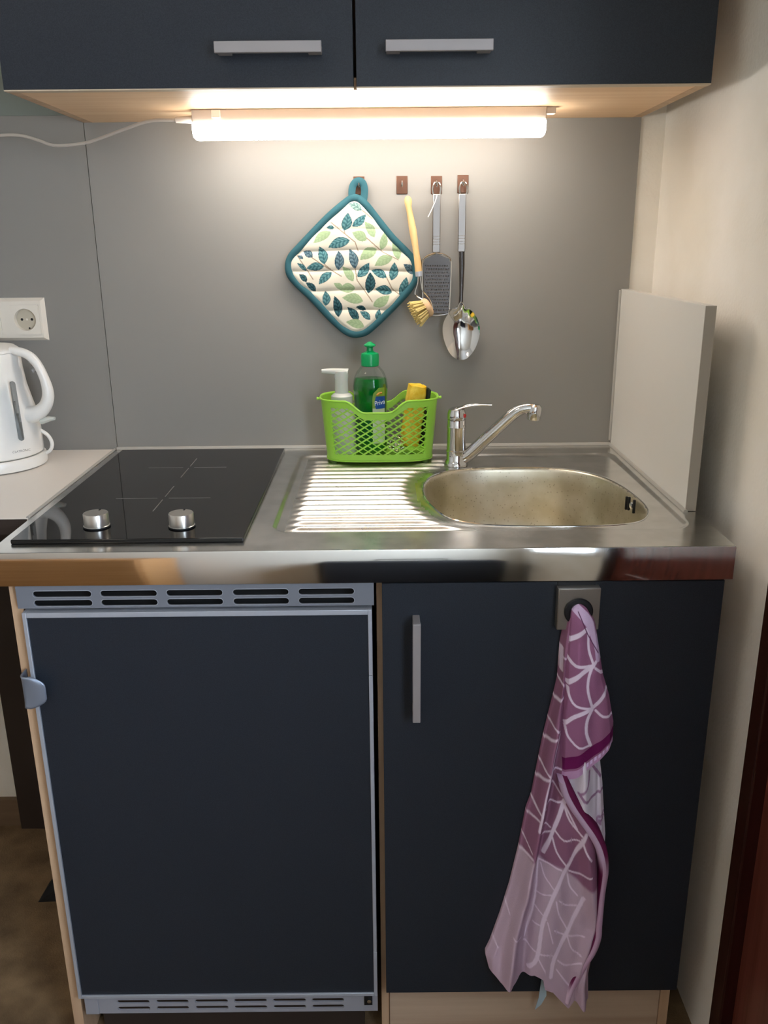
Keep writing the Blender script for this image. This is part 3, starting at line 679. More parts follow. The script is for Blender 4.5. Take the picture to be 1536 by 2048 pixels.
build(MB().lathe([(.0, -.006), (.0145, -.0058), (.0178, -.003), (.0178, .003), (.0165, .0055), (.0, .006)], tuple(hc), 36, caps=False, mtx=q), 'brush_disc', mat('pale_brush_wood', (206, 170, 130), .6), br)
m = MB(); rnd = random.Random(2)
for ring, cnt in ((.003, 5), (.0075, 12), (.0118, 18), (.0155, 24)):
    for k in range(cnt):
        a = 2*math.pi*k/cnt+rnd.uniform(-.1, .1)
        for s_ in range(3):
            ra = ring+rnd.uniform(-.0008, .0008); a2 = a+rnd.uniform(-.06, .06); ln = .0235+rnd.uniform(-.002, .0025)-.25*(ring/.0155)**2*.01; sp_ = 1+.52*(1)
            p0 = hc+q @ Vector((ra*math.cos(a2), ra*math.sin(a2), .005)); p1 = hc+q @ Vector((ra*sp_*math.cos(a2), ra*sp_*math.sin(a2), .005+ln))
            m.tube([p0, (p0+p1)/2, p1], [.0008, .0011, .0012], 5)
o = build(m, 'bristles', bristle_m, br); o['kind'] = 'stuff'
gsteel = bump(mat('satin_steel', (142, 136, 131), .3, metal=1.0), (900, 60, 900), .05, .0004)
dsteel = mat('dark_mirror_steel', (84, 80, 78), .25, metal=1.0)
def hanger(th_, cx, top, bot, w_, y=-.017):
    pts = smooth_path([C5(cx-w_*.42, bot, y), C5(cx-w_*.5, bot-60, y), C5(cx-w_*.30, top+12, y), C5(cx, top, y), C5(cx+w_*.30, top+12, y), C5(cx+w_*.5, bot-60, y), C5(cx+w_*.42, bot, y)], 6)
    build(MB().tube(pts, .0015, 8), 'hanging_eye', chrome, th_)
def flat_handle(th_, cx0, cx1, b0, b1, hw):
    a, b = C5(cx0, b0, -.0205), C5(cx1, b1, -.0205)
    m = MB().prism([(a[0]-hw, a[2]), (a[0]+hw, a[2]), (b[0]+hw, b[2]), (b[0]-hw, b[2])], -.0212, -.0165)
    hd = build(m, 'handle', gsteel, th_, bev=.0012)
    m = MB(); L = a[2]-b[2]
    for r_ in range(4):
        for c_ in range(5):
            t = .72+.047*r_; x = a[0]+(b[0]-a[0])*t+(-hw+.0013+c_*(2*hw-.0026)/4)
            m.lathe([(.0009, -.0004), (.0007, .0005), (.0, .0008)], (x, -.0212, a[2]-L*t), 8, mtx=Matrix.Rotation(math.pi/2, 3, 'X'))
    build(m, 'grip_dots', chrome, hd)
# grater
gr = thing('hand_grater', 'flat stainless steel hand grater hanging behind the dish brush', 'grater', C5(510, 1500))
hanger(gr, 517, 172, 292, 80); flat_handle(gr, 517, 512, 288, 875, .0071)
fr_ = [(505, 880), (440, 900), (385, 935), (372, 975), (374, 1200), (382, 1440), (392, 1492), (500, 1505), (605, 1492), (636, 1478), (645, 1400), (655, 1200), (662, 970), (640, 930), (590, 895), (520, 880)]
fp = smooth_path([C5(a, b, -.019) for a, b in fr_], 4)
build(MB().tube(fp, .0017, 8), 'wire_frame', chrome, gr)
pl = [(395, 945), (640, 945), (652, 1000), (640, 1478), (392, 1478), (385, 1000)]; pl2 = [(505, 895), (600, 915)]
poly = [(398, 940), (500, 893), (530, 893), (640, 940), (652, 985), (638, 1480), (395, 1480), (382, 985)]
g0 = build(MB().prism([(C5(a, b, -.0185)[0], C5(a, b, -.0185)[2]) for a, b in poly], -.0190, -.0184), 'grating_plate', dsteel, gr)
m = MB(); m2 = MB()
for r_ in range(14):
    for c_ in range(10):
        a = 405+c_*24+(12 if r_ % 2 else 0); b = 1010+r_*34
        if a > 634: continue
        p = C5(a, b, -.019)
        m.lathe([(.0017, 0), (.0014, .0009), (.0006, .0013), (.0, .0013)], (p[0], -.0190, p[2]), 8, mtx=Matrix.Rotation(math.pi/2, 3, 'X'))
        m2.box(p[0]-.0012, p[0]+.0012, -.0206, -.0192, p[2]+.0006, p[2]+.0016)
build(m, 'grating_teeth', gsteel, g0); build(m2, 'tooth_holes', black_m, g0)
build(MB().tube(smooth_path([C5(a, b, -.0235) for a, b in ((520, 300), (505, 355), (478, 420), (455, 470), (430, 520))], 4), .0009, 6), 'string_loop', white_pl, gr)
# spoon
sn = thing('serving_spoon', 'large shiny stainless serving spoon at the right of the hanging utensils', 'spoon', C5(760, 1945))
hanger(sn, 784, 170, 292, 78); flat_handle(sn, 774, 764, 286, 868, .0068)
sh = [(766, 860, 30), (768, 1000, 28), (766, 1150, 24), (762, 1290, 20), (758, 1370, 22), (756, 1430, 26)]
build(MB().tube([C5(a, b, -.0185) for a, b, r in sh], [r*S5 for a, b, r in sh], 12, flat=.45, upv=(0, 1, 0)), 'shaft', dsteel, sn)
m = MB(); nb, nc = 26, 36
outl = smooth_closed([(757, 1395), (690, 1432), (640, 1475), (590, 1560), (575, 1645), (590, 1750), (640, 1870), (700, 1930), (757, 1946), (820, 1930), (890, 1850), (935, 1740), (947, 1640), (925, 1545), (880, 1470), (820, 1428)], 4)
oc = C5(762, 1660, -.024); ring = [C5(a, b, -.024) for a, b in outl]; NR = len(ring)
def spn(off):
    vs = []
    for i in range(15):
        t = i/14.; dep = .0125*(1-t**2.4)
        for p in ring: vs.append((oc[0]+(p[0]-oc[0])*t, -.0255+dep+off+.002*0, oc[2]+(p[2]-oc[2])*t))
    return vs
m.v = spn(0)+spn(.0011)
for L0, rev in ((0, 0), (15*NR, 1)):
    for i in range(14):
        for k in range(NR):
            f_ = (L0+i*NR+k, L0+i*NR+(k+1) % NR, L0+(i+1)*NR+(k+1) % NR, L0+(i+1)*NR+k); m.f.append(f_[::-1] if rev else f_)
for k in range(NR): m.f.append((14*NR+k, 14*NR+(k+1) % NR, 29*NR+(k+1) % NR, 29*NR+k))
build(m, 'spoon_bowl', chrome, sn, ang=60)
build(MB().tube(smooth_path([C5(a, b, -.0262) for a, b in ((668, 1440), (715, 1435), (748, 1380), (762, 1372), (778, 1385), (800, 1435), (845, 1438))], 4), .0011, 8), 'neck_ridge', chrome, sn)

# ------------------------------------------------------------------ socket, side counter, kettle
sk = thing('wall_socket', 'white double power socket on the grey panel above the kettle', 'socket', (-.185, 0, .216))
m = MB(); x0, x1, z0, z1 = -.263, -.109, .2165, .2965
def frustum(m, x0, x1, z0, z1, y0, y1, ins_):
    m.add([(x0, y0, z0), (x1, y0, z0), (x1, y0, z1), (x0, y0, z1), (x0+ins_, y1, z0+ins_), (x1-ins_, y1, z0+ins_), (x1-ins_, y1, z1-ins_), (x0+ins_, y1, z1-ins_)],
          [(0, 1, 5, 4), (1, 2, 6, 5), (2, 3, 7, 6), (3, 0, 4, 7), (4, 5, 6, 7), (3, 2, 1, 0)])
frustum(m, x0, x1, z0, z1, -.0002, -.009, .006)
m.f = [f for f in m.f if f not in ((4, 5, 6, 7), (3, 2, 1, 0))]
fx0, fx1, fz0, fz1 = x0+.006, x1-.006, z0+.006, z1-.006; hq = .0276; cz_ = .2562
m.box(fx0, fx1, -.009, -.0070, cz_+hq, fz1); m.box(fx0, fx1, -.009, -.0070, fz0, cz_-hq)
for q0, q1 in ((fx0, -.2205-hq), (-.2205+hq, -.1465-hq), (-.1465+hq, fx1)): m.box(q0, q1, -.009, -.0070, cz_-hq, cz_+hq)
build(m, 'cover_frame', socket_m, sk)
for cx_ in (-.1465, -.2205):
    cz_ = .2562
    m = MB(); n = 40; sq = []; ci = []
    for k in range(n):
        a = 2*math.pi*k/n; c, s_ = math.cos(a), math.sin(a); q_ = .0275/max(abs(c), abs(s_)); sq.append((cx_+c*q_, cz_+s_*q_)); ci.append((cx_+.0205*c, cz_+.0205*s_))
    m.v += [(a, -.009, b) for a, b in sq]+[(a, -.0108, b) for a, b in sq]+[(a, -.0108, b) for a, b in ci]+[(cx_+(a-cx_)*.95, -.0015, cz_+(b-cz_)*.95) for a, b in ci]
    for L in range(3):
        for k in range(n): m.f.append((L*n+k, L*n+(k+1) % n, (L+1)*n+(k+1) % n, (L+1)*n+k))
    s1 = build(m, 'socket_insert', socket_m, sk, ang=30)
    build(MB().lathe([(.0, .0), (.0196, .0), (.0196, .0008), (.0, .0009)], (cx_, -.0006, cz_), 36, caps=False, mtx=Matrix.Rotation(math.pi/2, 3, 'X')), 'recess_floor', socket_in, s1)
    m = MB()
    for dx in (-.0095, .0095): m.lathe([(.0025, 0), (.0025, .0006), (.0, .0006)], (cx_+dx, -.0012, cz_), 14, mtx=Matrix.Rotation(math.pi/2, 3, 'X'))
    m.lathe([(.0018, 0), (.0018, .0006), (.0, .0006)], (cx_+.003, -.0012, cz_-.0165), 12, mtx=Matrix.Rotation(math.pi/2, 3, 'X'))
    build(m, 'pin_hole', black_m, s1)
    build(MB().lathe([(.0022, 0), (.002, .0006), (.0, .0006)], (cx_, -.0012, cz_), 12, mtx=Matrix.Rotation(math.pi/2, 3, 'X')), 'centre_screw', socket_m, s1)
sc2 = thing('side_counter', 'pale grey side counter under the kettle, left of the hob', 'worktop', (-.45, -.22, ZF))
build(bx(-.95, -.0040, -.452, -.001, -.024, .0005), 'counter_top', counter_m, sc2, bev=.001)
build(bx(-.95, -.0040, -.4535, -.4525, -.024, .0), 'edge_band', dark_board, sc2)
build(bx(-.303, -.03, -.022, .001-.002, ZF, -.024), 'dark_back_panel', dark_board, sc2, bev=.001)  # dark panel against the back wall, from floor to counter
build(bx(-.95, -.93, -.44, -.02, ZF, -.024), 'leg_panel', dark_board, sc2, bev=.001)
build(MB().tube([(-.0045, -.003, .0005), (-.0045, -.448, .0005)], .0027, 8), 'silicone_joint', silicone, sc2)
# kettle
KX, KY = -.196, -.118
kt = thing('electric_kettle', 'white plastic electric kettle on the side counter', 'kettle', (KX, KY, .0006))
build(MB().lathe([(.086, .0008), (.0945, .003), (.0955, .012), (.0935, .020), (.0905, .0225)], (KX, KY, 0), 64), 'power_base', white_pl, kt, bev=0)
PK = [(.088, .0240), (.0905, .0262), (.0905, .05), (.0895, .075), (.0862, .10), (.0805, .125), (.0750, .15), (.0718, .18), (.0712, .203), (.069, .2085)]
kb_ = build(MB().lathe(PK, (KX, KY, 0), 72), 'kettle_body', white_pl, kt)
build(MB().lathe([(.070, .209), (.0695, .214), (.062, .2195), (.040, .2225), (.0, .2232)], (KX, KY, 0), 56), 'lid', white_pl, kt)
hpx = [(20, 700, 9), (36, 703, 10), (50, 707, 10), (64, 716, 10.5), (78, 734, 10), (89, 758, 10.5), (95, 778, 12), (96, 795, 13), (91, 811, 14), (80, 823, 16), (66, 829, 18), (50, 830, 20)]
hpp = smooth_path([un(a, b, 'y', KY-.012) for a, b, r in hpx], 4); hr = np.interp(np.linspace(0, len(hpx)-1, len(hpp)), range(len(hpx)), [(r-1.2)/1120. for a, b, r in hpx])
build(MB().tube(hpp, list(hr), 18, flat=1.15, upv=(0, 1, 0)), 'handle', white_pl, kt)
def on_kettle(px, py, off=.0006):
    y = KY-.08
    for _ in range(12):
        p = un(px, py, 'y', y); r = float(np.interp(p[2], [q[1] for q in PK], [q[0] for q in PK]))+off; t = max(-1, min(1, (p[0]-KX)/r)); y = KY-r*math.sqrt(max(0, 1-t*t))
    return un(px, py, 'y', y)
m = MB(); n = 60
for i in range(n+1):
    t = i/n; cx_ = 24+t*19.5; cy_ = 762+t*120; hw = 6.0*math.sqrt(max(0, 1-min(1, max(0, (abs(t-.5)*2-.9)/.1))**2))
    for k in range(5): m.v.append(on_kettle(cx_+(k/4-.5)*2*hw, cy_, .0009))
for i in range(n):
    for k in range(4): a = i*5+k; m.f.append((a, a+1, a+6, a+5))
build(m, 'water_gauge', gauge_m, kb_)
build(text_mb('CLATRONIC', 6.4, lambda u, v_: on_kettle(43+u, 904-v_-u*.16, .0008)), 'brand_lettering', mat('grey_lettering', (120, 116, 112), .5), kb_)
build(MB().tube(smooth_path([un(a, b, 'y', KY+.0) for a, b in ((60, 722), (68, 728), (73, 737), (66, 742))], 4), .004, 10), 'lid_button', mat('grey_button', (150, 150, 150), .4), kt)
build(MB().tube([un(84, 842, 'y', KY-.01), un(98, 838, 'y', KY-.01), un(109, 837, 'y', KY-.01)], [.006, .005, .003], 12, flat=2), 'power_switch', frost, kt)
build(MB().tube(smooth_path([un(a, b, 'y', KY+.02) for a, b in ((70, 856), (84, 862), (97, 872), (104, 886), (102, 898), (94, 905), (84, 908))], 5), .0034, 10), 'cord', white_pl, kt)

# ------------------------------------------------------------------ base units
YF = -.598
fu = thing('fridge', 'built-in fridge with anthracite front framed in aluminium', 'fridge', (.27, -.3, ZF))
build(bx(.034, .512, -.570, -.03, -.790, -.052), 'cabinet_body', black_m, fu)
def slotted(x0, x1, z0, z1, y0, y1, slots):
    """plate with rounded slots cut through"""
    m = MB(); bm = bmesh.new()
    outer = [bm.verts.new(p) for p in ((x0, 0, z0), (x1, 0, z0), (x1, 0, z1), (x0, 0, z1))]
    ed = [bm.edges.new((outer[i], outer[(i+1) % 4])) for i in range(4)]
    for (a, b, c, d) in slots:
        r = (d-c)/2; zc = (c+d)/2; pts = [(b-r+r*math.cos(t), zc+r*math.sin(t)) for t in np.linspace(-math.pi/2, math.pi/2, 7)]+[(a+r+r*math.cos(t), zc+r*math.sin(t)) for t in np.linspace(math.pi/2, 3*math.pi/2, 7)]
        vs = [bm.verts.new((p[0], 0, p[1])) for p in pts]; ed += [bm.edges.new((vs[i], vs[(i+1) % len(vs)])) for i in range(len(vs))]
    bmesh.ops.triangle_fill(bm, use_beauty=True, use_dissolve=False, edges=ed)
    rm = []
    for f in bm.faces:
        c_ = f.calc_center_median()
        for (a, b, c, d) in slots:
            r = (d-c)/2; zc = (c+d)/2; qx = max(0, abs(c_.x-(a+b)/2)-(b-a)/2+r)
            if math.hypot(qx, c_.z-zc) < r*.98: rm.append(f); break
    bmesh.ops.delete(bm, geom=rm, context='FACES')
    bm.verts.ensure_lookup_table()
    for v in bm.verts: v.co.y = y0
    bmesh.ops.recalc_face_normals(bm, faces=bm.faces)
    r_ = bmesh.ops.extrude_face_region(bm, geom=list(bm.faces))
    for g in r_['geom']:
        if isinstance(g, bmesh.types.BMVert): g.co.y = y1
    bm.verts.index_update(); m.v = [tuple(v.co) for v in bm.verts]; m.f = [tuple(v.index for v in f.verts) for f in bm.faces]; bm.free(); return m
def slot_rows(edges, rows): return [(a, b, c, d) for a, b in edges for c, d in rows]
e5 = []
for (a, b) in ((66, 184), (201, 315), (333, 446), (466, 578), (597, 709)):
    e5.append((un(a, 1190, 'y', YF)[0], un(b, 1190, 'y', YF)[0]))
tz = [un(130, y_, 'y', YF)[2] for y_ in (1181, 1194, 1199, 1212)]
top_pl = build(slotted(.0305, .5165, -.0815, -.0475, YF-.001, YF+.002, slot_rows(e5, ((tz[1], tz[0]), (tz[3], tz[2])))), 'top_vent_grille', vent_m, fu, smooth=False)
m = MB()
for (a, b, c, d) in slot_rows(e5, ((tz[1], tz[0]), (tz[3], tz[2]))):
    r = (d-c)/2; zc = (c+d)/2
    loop = [(b-r+r*math.cos(t), YF-.0012, zc+r*math.sin(t)) for t in np.linspace(-math.pi/2, math.pi/2, 8)]+[(a+r+r*math.cos(t), YF-.0012, zc+r*math.sin(t)) for t in np.linspace(math.pi/2, 3*math.pi/2, 8)]
    m.tube(loop+[loop[0]], .0005, 5, cap=False)
build(m, 'slot_edging', white_lip, top_pl)
e6 = []
for (a, b) in ((234, 299), (312, 377), (390, 456), (468, 534), (546, 612), (624, 688)):
    e6.append((un(a, 2007, 'y', YF)[0], un(b, 2007, 'y', YF)[0]))
bz = [un(400, y_, 'y', YF)[2] for y_ in (2000, 2007, 2013, 2020)]
bot_pl = build(slotted(.0425, .5135, -.794, -.760, YF+.001, YF+.004, slot_rows(e6, ((bz[1], bz[0]), (bz[3], bz[2])))), 'bottom_vent_grille', vent2_m, fu, smooth=False)
build(bx(.0430, .0640, YF-.001, YF+.001, -.7935, -.761), 'end_cap', vent2_m, bot_pl, bev=.0004)
m = MB(); m.box(.492, .505, YF-.001, YF+.001, -.780, -.762); build(m, 'corner_notch', black_m, bot_pl)
build(MB().lathe([(.0035, 0), (.0035, .002), (.0, .003)], (.5, YF-.001, -.771), 12, mtx=Matrix.Rotation(math.pi/2, 3, 'X')), 'screw', chrome, bot_pl)
FX0, FX1, FZ0, FZ1 = .0362, .5135, -.7565, -.0862
fd = build(bx(FX0+.004, FX1-.004, YF-.003, -.572, FZ0+.004, FZ1-.004), 'door', anthra, fu)
fw_ = .0055
m = MB(); m.box(FX0, FX0+fw_, YF-.006, YF+.012, FZ0, FZ1); build(m, 'frame_strip', alu, fd, bev=.0006)
m = MB(); m.box(FX1-fw_, FX1, YF-.006, YF+.012, FZ0, FZ0+.088); build(m, 'frame_strip', alu, fd, bev=.0006)
zj = un(745, 1348, 'y', YF)[2]
m = MB(); m.box(FX1-fw_, FX1, YF-.006, YF+.012, FZ0+.089, zj-.0005); build(m, 'frame_strip', alu, fd, bev=.0006)
m = MB(); m.box(FX1-fw_, FX1, YF-.006, YF+.012, zj+.0005, FZ1); build(m, 'frame_strip', alu, fd, bev=.0006)
build(bx(FX0+fw_, FX1-fw_, YF-.006, YF+.012, FZ1-.0075, FZ1), 'frame_strip', alu, fd, bev=.0006)
build(bx(FX0+fw_, FX1-fw_, YF-.006, YF+.012, FZ0, FZ0+.0055), 'frame_strip', alu, fd, bev=.0006)
# curved tab handle
m = MB(); hz0, hz1 = -.2245, -.1760; n = 10
prof_h = smooth_path([(.0262, YF+.006), (.0262, YF-.010), (.0300, YF-.017), (.0380, YF-.020), (.0500, YF-.0205), (.0600, YF-.018)], 4)
rows = 14
for k in range(rows+1):
    z = hz0+(hz1-hz0)*k/rows; q_ = abs(k/rows-.5)*2; ext = .0600-.020*max(0, (q_-.35)/.65)**2.2
    for (a, b) in prof_h:
        a2 = .0262+(a-.0262)*(ext-.0262)/(.0600-.0262); m.v.append((a2, b, z))
w_ = len(prof_h)
for k in range(rows):
    for j in range(w_-1): a = k*w_+j; m.f.append((a, a+1, a+w_+1, a+w_))
o = build(m, 'door_handle', mat('pale_blue_grey_metal', (146, 156, 172), .35, metal=.6), fd, ang=60)
s_ = o.modifiers.new('thickness', 'SOLIDIFY'); s_.thickness = .0018; s_.offset = 0
build(bx(.05, .49, -.55, -.50, ZF, -.795), 'base_recess', dark_board, fu)

bc = thing('base_cabinet', 'anthracite single-door sink base cabinet in light oak carcass', 'cabinet', (.76, -.3, ZF))
build(bx(.0165, .0325, -.588, -.02, ZF, -.0485), 'side_panel', oak_z, bc, bev=.0006)
build(bx(.5195, .5325, -.574, -.02, ZF, -.0485), 'side_panel', oak_z, bc, bev=.0006)
build(bx(.9745, .9900, -.580, -.02, ZF, -.0485), 'side_panel', oak_z, bc, bev=.0006)
build(bx(.5330, .9740, -.579, -.563, ZF, -.7605), 'plinth', oak_plinth, bc, bev=.0006)
build(bx(.5330, .9740, -.56, -.02, -.770, -.754), 'floor_panel', oak_x, bc)
bd = build(bx(.5275, .9925, YF-.001, -.5815, -.7555, -.0500), 'door', anthra, bc, bev=.0006)
hx0, hx1 = .5695, .5795; zt_, zb_ = un(834, 1243, 'y', -.622)[2]-.0, un(834, 1443, 'y', -.628)[2]
x_a = un(834, 1300, 'y', -.628)[0]
m = MB(); m.box(x_a-.0058, x_a+.0050, -.632, -.625, zb_, zt_); m.box(x_a-.0052, x_a+.0045, -.6249, YF-.0011, zt_-.014, zt_-.0005); m.box(x_a-.0052, x_a+.0045, -.6249, YF-.0011, zb_+.0005, zb_+.014)
build(m, 'handle', alu_handle, bd, bev=.0008)
# black rubber foot lying by the left side panel
m = MB().add([(-.178, -.252, ZF), (-.13, -.25, ZF), (-.13, -.20, ZF), (-.170, -.205, ZF+.01), (-.15, -.21, ZF+.035), (-.132, -.24, ZF+.03)], [(0, 1, 2, 3), (0, 1, 5), (1, 2, 4, 5), (0, 5, 4, 3), (2, 3, 4)])
o = build(m, 'door_wedge', rug_black, smooth=False); tag(o, 'small black wedge on the floor left of the oak side panel', 'wedge')

# ------------------------------------------------------------------ towel holder and towel
th = thing('towel_holder', 'square steel push-in towel holder hooked over the base cabinet door', 'towel holder', (.795, -.6, -.118))
a = un(1118, 1178, 'y', -.614); b = un(1196, 1258, 'y', -.614)
m = MB(); m.box(a[0]-.0, b[0], -.6155, -.6140, b[2]+.0, a[2]); m.box(a[0]-.0005, a[0]+.001, -.6140, -.5995, b[2], a[2]); m.box(b[0]-.001, b[0]+.0005, -.6140, -.5995, b[2], a[2]); m.box(a[0], b[0], -.6140, -.5995, a[2]-.001, a[2])
build(m, 'steel_plate', bump(mat('brushed_holder_steel', (160, 154, 146), .35, metal=.9), (400, 60, 20), .05), th, bev=.0006)
m = MB(); m.box(a[0]+.001, b[0]-.004, -.6010, -.5994, a[2]-.004, -.0486); m.box(a[0]+.001, b[0]-.004, -.5994, -.578, -.0496, -.0486); build(m, 'over_door_lip', blackrub, th)
c = un(1157, 1223, 'y', -.616)
build(MB().lathe([(.0185, 0), (.0195, .0016), (.0180, .003), (.013, .0035), (.0105, .001), (.010, -.004), (.0, -.004)], (c[0], -.6155, c[2]), 40, mtx=Matrix.Rotation(math.pi/2, 3, 'X')), 'rubber_ring', blackrub, th)

U = lambda a, b: (1050+a/4.095, 1140+b/4.095)
W5 = lambda a, b: (940+a/4.375, 1580+b/4.375)
Ledge = [(1148, 1209), (1140, 1222), (1131, 1243), (1122, 1291), (1117, 1360), (1109, 1394), (1099, 1433), (1087, 1482), (1077, 1531), (1065, 1592), (1054, 1621), (1038, 1701), (1020, 1774), (1002, 1831), (981, 1889), (970, 1911), (968, 2010)]
Redge = [(1166, 1209), (1179, 1221), (1192, 1245), (1199, 1296), (1206, 1348), (1212, 1389), (1212, 1443), (1208, 1482), (1203, 1506), (1201, 1519), (1206, 1567), (1209, 1626), (1212, 1671), (1208, 1740), (1205, 1774), (1198, 1843), (1198, 1877), (1184, 1918), (1177, 1950), (1177, 2010)]
Bot = [(968, 1908), (976, 1934), (997, 1950), (1027, 1950), (1036, 1941), (1063, 1934), (1083, 1943), (1086, 1962), (1102, 1967), (1120, 1988), (1134, 2004), (1146, 1988), (1162, 1998), (1178, 2000)]
def LR(y): return np.interp(y, [p[1] for p in Ledge], [p[0] for p in Ledge]), np.interp(y, [p[1] for p in Redge], [p[0] for p in Redge])
def ray_pts(PX, PY, yv):
    D = FW[None]+RT[None]*((PX-768)/FPX)[:, None]-UP[None]*((PY-1024)/FPX)[:, None]; return CAM[None]+D*((yv-CAM[1])/D[:, 1])[:, None]
def paint(PX, PY, col, lines, sc_, c):
    for ln, w__ in lines:
        d = seg_dist(PX, PY, ln); a_ = 1-sstep(w__/2-.6, w__/2+.6, d); col[:] = col*(1-a_[:, None])+lin(c)[None]*a_[:, None]
def UL(lst, f, s): return [([f(*p) for p in smooth_path(ln, 3)] if len(ln) > 2 else [f(*p) for p in ln], w_/s) for ln, w_ in lst]
NSx, NTy = 150, 420
sg_, tg_ = np.meshgrid(np.linspace(0, 1, NSx), np.linspace(0, 1, NTy), indexing='ij')
PX = np.zeros_like(sg_); PY = np.zeros_like(sg_)
xb_ = 968+sg_[:, 0]*(1178-968); yb_ = np.interp(xb_, [p[0] for p in Bot], [p[1] for p in Bot])
for j in range(NTy):
    y_ = 1212+tg_[:, j]*(yb_-1212); l_, r_ = LR(y_); PX[:, j] = l_+(r_-l_)*sg_[:, j]; PY[:, j] = y_
def ridge(line, wid, amp):
    d = np.interp(PY, [p[1] for p in line], [p[0] for p in line]); return amp*np.exp(-((PX-d)/wid)**2)
grow = sstep(1212, 1500, PY)
dep = .010+.012*np.sin(np.pi*np.clip(sg_, .0, 1.))**.6
dep = dep+grow*(ridge([(1130, 1240), (1110, 1450), (1084, 1580), (1063, 1694), (1047, 1774), (1027, 1843), (1013, 1945)], 10, .020)
                - ridge([(1140, 1300), (1110, 1500), (1098, 1600), (1075, 1700), (1068, 1774), (1052, 1843), (1045, 1945)], 9, .009)
                + ridge([(1160, 1300), (1160, 1600), (1178, 1763), (1187, 1843), (1160, 1925)], 15, .015)
                + ridge([(1130, 1300), (1130, 1600), (1110, 1763), (1100, 1843), (1095, 1965)], 20, .003)
                - ridge([(1200, 1300), (1192, 1700), (1196, 1763), (1190, 1843), (1150, 1960)], 5, .006))
dep += .0012*np.sin(PX/9.+PY/37.)+.0008*np.sin(PX/5.-PY/23.)
edge = sstep(0, .07, sg_)*sstep(1, .93, sg_); dep = .004+dep*(.25+.75*edge)
top_t = sstep(1212, 1240, PY); dep = dep*(.75+.25*top_t)
px_, py_ = PX.ravel(), PY.ravel()
col = np.ones((px_.size, 3))*lin((130, 90, 108))
lo = sstep(1698, 1730, py_+.25*(1100-px_)*.0+np.where(px_ > 1120, -60*sstep(1120, 1190, px_), 0)*1.0)
bnd = np.interp(px_, [968, 1040, 1068, 1090, 1125, 1160, 1200], [1695, 1695, 1700, 1712, 1722, 1755, 1765])
lo = sstep(-5, 5, py_-bnd)
col = col*(1-lo[:, None])+lin((172, 150, 158))[None]*lo[:, None]
whitez = (px_ > np.interp(py_, [1490, 1553, 1594, 1626, 1655, 1683, 1720], [1118, 1131, 1139, 1162, 1185, 1203, 1215])) & (py_ > 1490) & (py_ < 1720)
col[whitez] = lin((204, 196, 208))
bl = [([(800, 30), (720, 280), (630, 500)], 30), ([(985, 290), (900, 480), (800, 650), (700, 880), (620, 1100), (570, 1400), (500, 1490)], 32), ([(970, 880), (830, 1180), (720, 1400), (690, 1560)], 34),
      ([(640, 80), (700, 55), (790, 50)], 12), ([(540, 60), (560, 95), (600, 120)], 10), ([(800, 60), (850, 200), (950, 310)], 16), ([(720, 290), (800, 370), (930, 360)], 14), ([(700, 340), (740, 480), (820, 590)], 14),
      ([(610, 230), (690, 280)], 12), ([(620, 350), (700, 305)], 12), ([(950, 340), (980, 440), (1030, 520)], 16), ([(840, 630), (920, 670), (1030, 660)], 14), ([(560, 570), (660, 580), (780, 630)], 14), ([(610, 600), (640, 700), (715, 800)], 10),
      ([(570, 860), (700, 850)], 10), ([(830, 660), (855, 780), (920, 860)], 14), ([(760, 890), (840, 950), (960, 940)], 12), ([(735, 900), (760, 1020), (830, 1150)], 12), ([(550, 960), (650, 1060)], 10), ([(720, 1150), (800, 1200), (980, 1220)], 12),
      ([(660, 1080), (705, 1260)], 10), ([(830, 1200), (870, 1320), (950, 1380)], 12), ([(460, 1270), (550, 1345), (700, 1375)], 12), ([(580, 1400), (640, 1510)], 12), ([(750, 1420), (830, 1470), (950, 1430)], 12), ([(740, 1500), (850, 1650)], 12),
      ([(460, 380), (520, 460)], 10), ([(440, 510), (520, 500)], 20), ([(585, 560), (565, 900), (470, 1250)], 14), ([(300, 950), (340, 1050)], 10), ([(200, 1290), (240, 1350)], 10), ([(360, 1180), (430, 1220)], 10), ([(540, 1100), (620, 1130)], 10)]
paint(px_, py_, col, UL(bl, W5, 4.375), 1, (204, 188, 194))
bu = [([(275, 880), (330, 930)], 18), ([(240, 1040), (320, 985)], 18), ([(200, 1220), (260, 1260)], 16), ([(160, 1370), (240, 1310)], 16), ([(120, 1550), (180, 1600), (280, 1580)], 16), ([(90, 1690), (180, 1620)], 16), ([(265, 1290), (180, 1640), (120, 1900), (90, 2045)], 17),
      ([(185, 1650), (290, 1800)], 12), ([(150, 1870), (290, 1840)], 14), ([(305, 1840), (230, 2045)], 30), ([(300, 1850), (400, 2045)], 14), ([(50, 1860), (120, 1920)], 12), ([(20, 1985), (90, 1965)], 14), ([(300, 620), (290, 800)], 16), ([(300, 690), (340, 700)], 14)]
paint(px_, py_, col, UL(bu, U, 4.095), 1, (206, 188, 196))
paint(px_, py_, col, UL([([(500, 1575), (485, 1680), (420, 1745)], 18), ([(540, 1560), (620, 1690)], 20), ([(410, 1740), (480, 1810), (640, 1795)], 22), ([(590, 2045), (640, 2010)], 22)], U, 4.095), 1, (150, 116, 140))
paint(px_, py_, col, UL([([(1130, 270), (1100, 230), (1170, 190)], 22)], W5, 4.375), 1, (160, 130, 150))
nF = px_.size
PFt = ray_pts(px_, py_, np.full(nF, -.612)); PFt[:, 1] = -.6015-dep.ravel()
PBt = PFt.copy(); PBt[:, 1] = -.6005
m = MB(); m.v = np.concatenate([PFt, PBt]).tolist()
idx = np.arange(nF).reshape(NSx, NTy)
I, J = np.meshgrid(np.arange(NSx-1), np.arange(NTy-1), indexing='ij'); I, J = I.ravel(), J.ravel()
